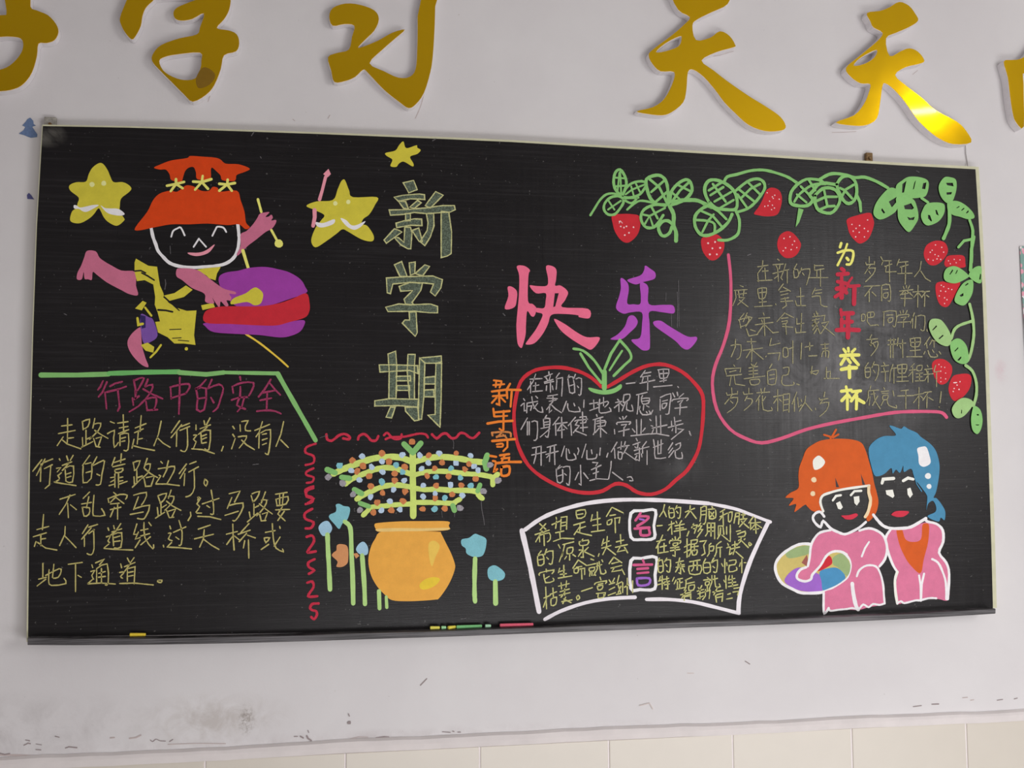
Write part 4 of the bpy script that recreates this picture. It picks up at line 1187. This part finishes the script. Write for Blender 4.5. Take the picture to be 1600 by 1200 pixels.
class Sheet:
    """paint and chalk laid on a plane Y = base: every shape has a raised top and a rim down to the plane"""
    def __init__(s, base): s.base = base; s.v = []; s.f = []; s.mi = []; s.mats = []; s.layer = 0
    def mat(s, k):
        if k not in s.mats: s.mats.append(k)
        return s.mats.index(k)
    def poly(s, loops, k, h):
        mi = s.mat(k); start = len(s.v); n = 0
        for lp in loops:
            for x, y in lp: s.v.append(P(x, y, s.base - h)); n += 1
        flat = [[Vector((x, -y, 0)) for x, y in lp] for lp in loops]
        for t in tessellate_polygon(flat):
            s.f.append([start + i for i in t]); s.mi.append(mi)
        a = 0
        for lp in loops:
            b0 = len(s.v)
            for x, y in lp: s.v.append(P(x, y, s.base))
            m = len(lp)
            for i in range(m):
                j = (i + 1) % m
                s.f.append([start + a + i, start + a + j, b0 + j, b0 + i]); s.mi.append(mi)
            a += m
    def line(s, pts, wd, k, h, closed=False, rough=.1):
        q = [pts[0]]
        for p in pts[1:]:
            if math.hypot(p[0] - q[-1][0], p[1] - q[-1][1]) > .15: q.append(p)
        if len(q) < 2: q.append((q[0][0] + .5, q[0][1]))
        if closed and math.hypot(q[0][0] - q[-1][0], q[0][1] - q[-1][1]) < .3: q.pop()
        # split long segments so that the width can wander
        r = []
        m = len(q)
        for i in range(m if closed else m - 1):
            a, b = q[i], q[(i + 1) % m]; d = math.hypot(b[0] - a[0], b[1] - a[1]); c = max(1, int(d / max(5, wd * 2.5)))
            for t in range(c): r.append((a[0] + (b[0] - a[0]) * t / c, a[1] + (b[1] - a[1]) * t / c))
        if not closed: r.append(q[-1])
        L_, R_ = [], []; m = len(r)
        for i in range(m):
            a = r[(i - 1) % m] if closed else r[max(0, i - 1)]; b = r[i]; c = r[(i + 1) % m] if closed else r[min(m - 1, i + 1)]
            d1 = (b[0] - a[0], b[1] - a[1]); d2 = (c[0] - b[0], c[1] - b[1])
            l1 = math.hypot(*d1) or 1; l2 = math.hypot(*d2) or 1
            t = (d1[0] / l1 + d2[0] / l2, d1[1] / l1 + d2[1] / l2); l = math.hypot(*t)
            if l < .35: t = (d2[0] / l2, d2[1] / l2) if l2 > 0 and d2 != (0, 0) else (d1[0] / l1, d1[1] / l1); l = 1; g = 1
            else: g = min(1.5, 2 / l if d1 != (0, 0) and d2 != (0, 0) else 1)
            n = (-t[1] / l, t[0] / l); hw = wd / 2 * g * (1 + R.uniform(-rough, rough))
            L_.append((b[0] + n[0] * hw, b[1] + n[1] * hw)); R_.append((b[0] - n[0] * hw, b[1] - n[1] * hw))
        mi = s.mat(k); st = len(s.v)
        for p in L_: s.v.append(P(p[0], p[1], s.base - h))
        for p in R_: s.v.append(P(p[0], p[1], s.base - h))
        for p in L_: s.v.append(P(p[0], p[1], s.base))
        for p in R_: s.v.append(P(p[0], p[1], s.base))
        for i in range(m if closed else m - 1):
            j = (i + 1) % m
            for f in ((i, j, m + j, m + i), (2 * m + i, 2 * m + j, j, i), (m + i, m + j, 3 * m + j, 3 * m + i)):
                s.f.append([st + x for x in f]); s.mi.append(mi)
        if not closed:
            for e, o in ((0, 1), (m - 1, -1)):       # round ends
                c = r[e]; a0 = math.atan2(L_[e][1] - c[1], L_[e][0] - c[0]); rr = math.hypot(L_[e][0] - c[0], L_[e][1] - c[1])
                ids = [st + e]
                for q_ in range(1, 4):
                    an = a0 + o * math.pi * q_ / 4
                    ids.append(len(s.v)); s.v.append(P(c[0] + rr * math.cos(an), c[1] + rr * math.sin(an), s.base - h))
                ids.append(st + m + e); s.f.append(ids); s.mi.append(mi)
    def build(s, name, parent=None):
        me = bpy.data.meshes.new(name); me.from_pydata([tuple(v) for v in s.v], [], s.f)
        me.polygons.foreach_set('material_index', s.mi); me.update()
        o = link(name, me, [paint(k) for k in s.mats], parent)
        s.v = []; s.f = []; s.mi = []; s.mats = []
        return o

def parse(txt, root, base, first=.0005):
    """reads the drawing list: @ frame, N part, S sub-part, F/P filled shapes, H hollow chalk strokes, L/C lines, B blobs, D dots, T writing"""
    sh = None; ox = oy = 0; sc = 1; part = None; sub = None; lab = None; wk, ww = 'ytx', 2
    name = None; h = first
    def pts(t): return [(ox + float(a) * sc, oy + float(b) * sc) for a, b in (q.split(',') for q in t.split())]
    def flush():
        nonlocal part
        if name is None: return
        if sub:
            if part is None:
                part = empty(name); part.parent = root
                if lab: part['label'] = lab
            if sh.v: sh.build(sub, part)
        elif sh.v:
            part = sh.build(name, root)
            if lab: part['label'] = lab
    for ln in txt.strip().split('\n'):
        c, _, rest = ln.partition(' ')
        if c[0] == '@':
            a = ln[1:].split(); ox, oy, sc = map(float, a)
        elif c == 'N':
            flush(); name, _, lab = rest.partition('|'); sub = None; part = None; sh = Sheet(base)
            h = first if 'strawberry_drawing' in name else first + .0004
            if name == 'chalk_writing' or name == 'chalk_heading': h = first + .0008
        elif c == 'S':
            flush(); sub = rest; sh = Sheet(base)
        elif c in 'FP':
            k, _, r = rest.partition(' '); lp = [pts(x) for x in r.split('|')]
            lp = [catmull(x, True, 4 if c == 'F' and len(x) > 5 else 1) for x in lp]
            sh.poly(lp, k, h); h += .00004
        elif c == 'H':
            q = pts(rest); sh.poly([q], 'hat', h); sh.line(q, 1.9, 'hol', h + .0003, True, .25); h += .00001
        elif c in 'LC':
            k, wd, r = rest.split(' ', 2); q = pts(r); wd = float(wd)
            if len(q) > 3: q = catmull(q, c == 'C', 3)
            sh.line(q, wd, k, h, c == 'C'); h += .00004
        elif c == 'B':
            k, p, r = rest.split(); q = pts(p)[0]; r = float(r) * sc
            sh.poly([[(q[0] + r * (1 + R.uniform(-.12, .12)) * math.cos(a * .6283), q[1] + r * math.sin(a * .6283)) for a in range(10)]], k, h); h += .00004
        elif c == 'D':
            k, r, r2 = rest.split(' ', 2); r = float(r)
            for q in pts(r2):
                n = 8 if r > 3 else 6
                rr = [r * R.uniform(.75, 1.15) for _ in range(n)]; lp = [(q[0] + rr[a] * math.cos(a * 6.283 / n), q[1] + rr[a] * math.sin(a * 6.283 / n)) for a in range(n)]
                sh.poly([lp], k, h)
            h += .00004
        elif c == 'W':
            a = rest.split(); wk, ww = a[0], float(a[1])
        elif c == 'T':
            if sub or not sh.v: pass
            flush(); sub = 'chalk_character'; sh = Sheet(base)
            for st in rest.split(';'):
                q = pts(st)
                if len(q) > 3: q = catmull(q, False, 2)
                sh.line(q, ww, wk, h, False, .22)
    flush()

# ------------------------------------------------------------------ the room
def wall():
    o = box('wall_back', (-3.2, 0, .885), (4.6, .2, 3.15), M_wall)
    me = o.data; tag(o, kind='structure'); return o
wall_o = wall()
tag(box('floor', (-3.2, -5.2, -.1), (4.6, .2, 0), M_floor), kind='structure')
tag(box('ceiling', (-3.2, -5.2, 3.15), (4.6, .2, 3.25), M_ceil), kind='structure')
dado = tag(box('trim_1', (-3.2, -.004, 0), (4.6, .2, .885), M_grout), kind='structure')
# uneven plaster ledge that caps the tiles
def ledge():
    bm = bmesh.new(); prof = lambda x, r: [(-.001, .902 + r * .004), (-.010, .897 + r * .004), (-.013, .888), (-.012, .874 + r * .0025), (-.004, .872)]
    rows = []
    for i in range(160):
        x = -3.2 + 7.8 * i / 159; r = math.sin(x * 3.1) * .5 + math.sin(x * 9.7 + 1) * .35 + R.uniform(-.3, .3)
        rows.append([bm.verts.new((x, y, z)) for y, z in prof(x, r)])
    for a, b in zip(rows, rows[1:]):
        for j in range(4): bm.faces.new((a[j], b[j], b[j + 1], a[j + 1]))
    me = bpy.data.meshes.new('trim_2'); bm.to_mesh(me); bm.free()
    return tag(link('trim_2', me, [M_trim]), kind='structure')
ledge()
tile_me = None
for r in range(3):
    for i in range(-4, 8):
        x0 = .0605 + .3128 * i
        z1 = .873 - r * .253
        if tile_me is None:
            t = box('tile', (x0 + .0022, -.0062, z1 - .2495), (x0 + .3106, -.003, z1), M_tile, dado, .001, (x0, 0, z1)); tile_me = t.data
        else:
            t = bpy.data.objects.new('tile', tile_me); C.objects.link(t); t.parent = dado
        t.location = (x0, R.uniform(-.0006, .0006), z1)

# ------------------------------------------------------------------ blackboard
BF = -.030                                              # its writing surface
TOP = [(67,197),(200,199.5),(300,202.5),(400,206),(500,209.5),(600,213.5),(700,217.5),(800,222),(900,228),(1000,234),(1100,240),(1200,245.5),(1300,252),(1400,258),(1524,264.5)]
RIGHT = [(1529,340),(1535,450),(1539,560),(1544,700),(1549,850),(1551.5,950)]
BOT = [(1400,957),(1200,966),(1000,974),(800,981.5),(600,986.5),(400,990),(200,993),(44,995)]
LEFT = [(45.5,850),(47,720),(52,520),(58,350)]
OUT = TOP + RIGHT + BOT + LEFT
bb = empty('blackboard', (.53, 0, 1.15)); tag(bb, 'wide black painted blackboard covered with chalk drawings, hung on the white wall', 'blackboard')
bb.matrix_world = Matrix.Translation((.53, 0, 1.15))
bpy.context.view_layer.update()
def child(o):
    o.parent = bb; o.matrix_parent_inverse = bb.matrix_world.inverted(); return o
def slab(name, loop, y0, y1, m):
    n = len(loop); v = [P(x, y, y0) for x, y in loop]; v2 = [Vector((a.x, y1, a.z)) for a in v]
    f = [[i for i in t] for t in tessellate_polygon([[Vector((a.x, a.z, 0)) for a in v]])]
    f += [[i, (i + 1) % n, n + (i + 1) % n, n + i] for i in range(n)]
    me = bpy.data.meshes.new(name); me.from_pydata([tuple(a) for a in v + v2], [], f); me.update()
    bm = bmesh.new(); bm.from_mesh(me); bmesh.ops.recalc_face_normals(bm, faces=bm.faces[:]); bm.to_mesh(me); bm.free()
    return link(name, me, [m])
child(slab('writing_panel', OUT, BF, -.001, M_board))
def strip(name, inner, dx0, dy0, dx1, dy1):
    n = len(inner); lp = list(inner)
    for i in range(n - 1, -1, -1):
        t = i / (n - 1); lp.append((inner[i][0] + dx0 + (dx1 - dx0) * t, inner[i][1] + dy0 + (dy1 - dy0) * t))
    o = child(slab(name, lp, BF + .0008, -.001, M_edge)); return o
strip('edging_strip', [(66.5, 197)] + TOP[1:-1] + [(1525, 264.5)], -.5, -2.4, 0, -4.2)
strip('edging_strip', [(1524, 260.5)] + RIGHT, 5.2, .3, 6, 0)
strip('edging_strip', [(44, 1003)] + LEFT + [(67, 195)], -2.6, 0, -1.2, 0)
# chalk ledge
LB = [(43,1008),(150,1008.2),(300,1006.5),(450,1003),(600,998),(700,995),(800,991),(1000,983.5),(1200,976.5),(1400,968),(1555.5,959)]
TH = [(43,10.8),(1555.5,8.2)]
YT = -.062
def ledge_row(x, y):
    t = (x - 43) / 1512.5; th = 11 - 3 * t
    q = P(x, y, YT); u = P(x, y - th, YT); return q, u
def tray_z(px):
    for a, b in zip(LB, LB[1:]):
        if a[0] <= px <= b[0]:
            y = a[1] + (b[1] - a[1]) * (px - a[0]) / (b[0] - a[0]); return ledge_row(px, y)[1]
v = []; f = []
pts_ = catmull(LB, False, 3)
for x, y in pts_:
    q, u = ledge_row(x, y)
    v += [(q.x, YT + .002, q.z), (q.x, YT, q.z + .002), (u.x, YT, u.z - .0015), (u.x, YT + .002, u.z), (u.x, BF + .002, u.z), (q.x, BF + .002, q.z)]
n = len(pts_)
for i in range(n - 1):
    for j in range(6): f.append([i * 6 + j, i * 6 + 6 + j, i * 6 + 6 + (j + 1) % 6, i * 6 + (j + 1) % 6])
f += [list(range(6)), list(range(6 * n - 6, 6 * n))]
me = bpy.data.meshes.new('chalk_ledge'); me.from_pydata(v, [], f); me.update()
bm = bmesh.new(); bm.from_mesh(me); bmesh.ops.recalc_face_normals(bm, faces=bm.faces[:]); bm.to_mesh(me); bm.free()
child(link('chalk_ledge', me, [M_tray]))
# hanging plates
def plate(cx, cy, w_, h_, m, lab):
    c = P(cx, cy, -.006); s = .00153
    o = child(box('hanging_plate', (c.x - w_ * s / 2, -.012, c.z - h_ * s / 2), (c.x + w_ * s / 2, -.001, c.z + h_ * s / 2), m, None, .001)); o['label'] = lab
    bm = bmesh.new(); bmesh.ops.create_cone(bm, cap_ends=True, segments=12, radius1=.0045, radius2=.003, depth=.005)
    for v_ in bm.verts: v_.co = Vector((c.x + v_.co.x, -.0135 - v_.co.z, c.z + v_.co.y - .002))
    me = bpy.data.meshes.new('screw'); bm.to_mesh(me); bm.free()
    link('screw', me, [M_rust], o)
plate(79, 194, 17, 20, M_steel, 'dull grey hanging plate with a screw at the corner')
plate(1357, 247, 12, 17, M_rust, 'rusty brown hanging plate with a screw')

draw_root = bb
parse(DRAW, draw_root, BF)
for o in list(bb.children):
    if o.matrix_parent_inverse == Matrix.Identity(4): o.matrix_parent_inverse = bb.matrix_world.inverted()

# ------------------------------------------------------------------ gold characters
def gold(label, txt, ox, oy, yf, group='gold foam characters above the blackboard'):
    lp = [[(ox + float(a) * .25, oy + float(b) * .25) for a, b in (q.split(',') for q in t.split())] for t in txt.split('|')]
    lp = [catmull(x, True, 3) for x in lp]
    c = P(lp[0][0][0], lp[0][0][1], yf)
    root = empty('gold_character', (c.x, 0, c.z)); tag(root, label, 'wall letter', group)
    root.matrix_world = Matrix.Translation((c.x, 0, c.z))
    def extr(name, y0, y1, m, grow):
        V = []; Fc = []; MI = []; flat = []; st = 0
        loops = []
        for li, l in enumerate(lp):
            n = len(l); area_ = sum(l[i][0] * l[(i + 1) % n][1] - l[(i + 1) % n][0] * l[i][1] for i in range(n))
            sgn = (1 if area_ > 0 else -1) * (1 if li == 0 else -1); o_ = []
            for i in range(n):
                a, b = l[i - 1], l[(i + 1) % n]; d = (b[0] - a[0], b[1] - a[1]); ln = math.hypot(*d) or 1
                o_.append((l[i][0] + d[1] / ln * grow * sgn, l[i][1] - d[0] / ln * grow * sgn))
            loops.append(o_)
        pf = [[P(x, y, yf) for x, y in l] for l in loops]
        for l in pf: V += [(p.x - c.x, y0, p.z - c.z) for p in l]
        T = tessellate_polygon([[Vector((p.x, p.z, 0)) for p in l] for l in pf]); N_ = len(V)
        Fc += [list(t) for t in T]
        for l in pf: V += [(p.x - c.x, y1, p.z - c.z) for p in l]
        a = 0
        for l in pf:
            k = len(l); Fc += [[a + i, a + (i + 1) % k, N_ + a + (i + 1) % k, N_ + a + i] for i in range(k)]; a += k
        me = bpy.data.meshes.new(name); me.from_pydata(V, [], Fc); me.update()
        bm = bmesh.new(); bm.from_mesh(me); bmesh.ops.recalc_face_normals(bm, faces=bm.faces[:])
        bm.to_mesh(me); bm.free()
        if sum(p.normal.y * p.area for p in me.polygons if abs(p.normal.y) > .9) > 0: me.flip_normals()
        return link(name, me, [m], root)
    extr('foam_backing', yf + .0015, -.0005, M_foam, .5)
    extr('gold_face', yf, yf + .0015, M_gold, 0)
G = GOLD
for lab, t, ox, oy, yf in G:
    gold(lab, t, ox, oy, yf)
    if 'smudge' in lab:
        root = [o for o in bpy.data.objects if o.get('label') == lab][0]
        sh = Sheet(yf)
        sh.poly([catmull([(a * .25, b_ * .25) for a, b_ in ((1262,425),(1310,430),(1345,470),(1320,520),(1270,548),(1235,545),(1225,490))], True, 3)], 'smu', .0002)
        o = sh.build('brown_smudge', root); o.matrix_parent_inverse = root.matrix_world.inverted(); o['label'] = 'translucent brown smudge on the gold'

# ------------------------------------------------------------------ small things
def cut(name, txt, ox, oy, sc, m, label, cat, y=-.0012, thick=.001):
    l = [(ox + float(a) * sc, oy + float(b) * sc) for a, b in (q.split(',') for q in txt.split())]
    o = slab(name, l, y, -.0002, m); return tag(o, label, cat)
M_blue = plain('blue_paper', (.13, .2, .36), .8, 0, 200, .15)
cut('paper_tree', '315,158 345,190 350,225 372,240 335,252 365,300 388,330 385,360 320,368 285,355 250,340 195,325 245,290 265,255 232,240 265,205 285,175', 0, 160, .15, M_blue,
    'small blue paper fir tree stuck on the wall beside the blackboard corner', 'wall sticker')
cut('paper_scrap', '300,942 325,965 355,1010 320,1006 285,1005 280,965', 0, 160, .15, plain('dark_blue_paper', (.09, .09, .25), .8),
    'tiny torn dark blue paper scrap on the wall below the paper fir tree', 'wall sticker')

# poster sheet at the edge of the view, its lower part curling off the wall
def poster():
    root = empty('hanging_poster', (P(1592, 385).x, 0, P(1592, 385).z)); root.matrix_world = Matrix.Translation(root.location)
    tag(root, 'teal poster with pink and white flowers curling off the wall beyond the blackboard', 'poster')
    m, nt, N, L, b = nodes('flowered_teal_paper'); v = coords(N, L)
    vo = N.new('ShaderNodeTexVoronoi'); vo.inputs['Scale'].default_value = 55; L.new(v, vo.inputs['Vector'])
    c1 = mix(N, L, ramp(N, L, vo.outputs['Distance'], [(.3, 1), (.42, 0)]), (.2, .36, .32), (.8, .35, .45))
    c2 = mix(N, L, ramp(N, L, noise(N, L, 40, 2, .5, v), [(.56, 0), (.6, 1)]), c1, (.85, .82, .82))
    c3 = mix(N, L, ramp(N, L, noise(N, L, 60, 2, .5, v), [(.66, 0), (.68, 1)]), c2, (.06, .04, .06))
    L.new(c3, b.inputs['Base Color']); b.inputs['Roughness'].default_value = .45
    v_ = []; f_ = []; a = P(1592.5, 390, -.004); e = P(1596, 1000, -.004); nz, nx = 22, 8
    for side in (0, 1):
        for j in range(nz + 1):
            t = j / nz; z = a.z + (e.z - a.z) * t
            for i in range(nx + 1):
                s_ = i / nx; lift = .004 + .05 * max(0, t - .1) ** 1.2 * (1 - s_) ** 2
                x = a.x + .6 * s_ + .03 * max(0, t - .15) * (1 - s_)
                v_.append((x - a.x, -lift + side * .0008, z - a.z))
    for side in (0, 1):
        o0 = side * (nz + 1) * (nx + 1)
        for j in range(nz):
            for i in range(nx):
                q = o0 + j * (nx + 1) + i; f_.append([q, q + 1, q + nx + 2, q + nx + 1])
    me = bpy.data.meshes.new('poster_sheet'); me.from_pydata(v_, [], f_); me.update()
    for p in me.polygons: p.use_smooth = True
    o = link('poster_sheet', me, [m], root)
poster()

# chalk sticks on the ledge
def chalk(x0, x1, dy, col, label, tilt=0, yy=-.045, rad=.0043):
    q = tray_z((x0 + x1) / 2); a = P(x0, 980, yy).x; b = P(x1, 980, yy).x; z = None
    # ledge height at the chalk: same height as the ledge edge there
    ln = b - a; bm = bmesh.new()
    bmesh.ops.create_cone(bm, cap_ends=True, segments=14, radius1=rad, radius2=rad * .86, depth=ln)
    bmesh.ops.bevel(bm, geom=[e for e in bm.edges if abs(e.verts[0].co.z - e.verts[1].co.z) < 1e-6], offset=rad * .25, segments=1, affect='EDGES')
    me = bpy.data.meshes.new('chalk_stick'); 
    for v_ in bm.verts: v_.co = Vector((v_.co.z, v_.co.y, v_.co.x))
    bm.to_mesh(me); bm.free()
    o = link('chalk_stick', me, [plain('chalk_' + '_'.join(map(str, col)), tuple(min(.9, v / .62) for v in lin(col)), .95, 0, 300, .1)])
    zz = tray_z((x0 + x1) / 2).z
    slope = math.atan2(tray_z(x1).z - tray_z(x0).z, b - a)
    o.location = ((a + b) / 2, yy, zz + rad + .0003 + abs(math.sin(tilt)) * ln * .0)
    o.rotation_euler = (0, -slope, tilt); tag(o, label, 'chalk', 'chalk pieces on the ledge')
chalk(203, 228, 0, (224,172,50), 'yellow chalk stub lying alone on the ledge under the safety paragraph')
chalk(672, 687, 0, (226,190,84), 'short yellow chalk stub at the end of the chalk cluster under the pot drawing')
chalk(689.5, 697, 0, (140,190,140), 'tiny pale green chalk crumb between the two yellow stubs')
chalk(699, 713, 0, (232,184,70), 'tilted yellow chalk stub touching the long green chalk', .5)
chalk(713, 753, 0, (106,168,110), 'long green chalk stick on the ledge under the pot drawing', .03, -.043)
chalk(758, 767, 0, (140,180,150), 'tiny pale green chalk stub between the green and the pink sticks')
chalk(781, 833, 0, (196,84,104), 'long pink chalk stick on the ledge beside the fan banner', -.03, -.044)

# thin string from the last full gold character down to the board
def string():
    pts3 = [P(1508.5, 226, -.004), P(1509, 240, -.003), P(1511.5, 255, -.003), P(1512, 264, -.012)]
    cu = bpy.data.curves.new('string', 'CURVE'); cu.dimensions = '3D'; cu.bevel_depth = .0009; sp = cu.splines.new('POLY'); sp.points.add(3)
    for k, p in zip(sp.points, pts3): k.co = (*p, 1)
    o = bpy.data.objects.new('string', cu); C.objects.link(o); dg = bpy.context.evaluated_depsgraph_get(); me = bpy.data.meshes.new_from_object(o.evaluated_get(dg))
    bpy.data.objects.remove(o); o = link('hanging_string', me, [plain('grey_string', (.3, .28, .27), .9)])
    tag(o, 'thin grey string running down the wall to the blackboard top edge', 'string')
string()
parse(MARKS, wall_o, -.00005, .00015)
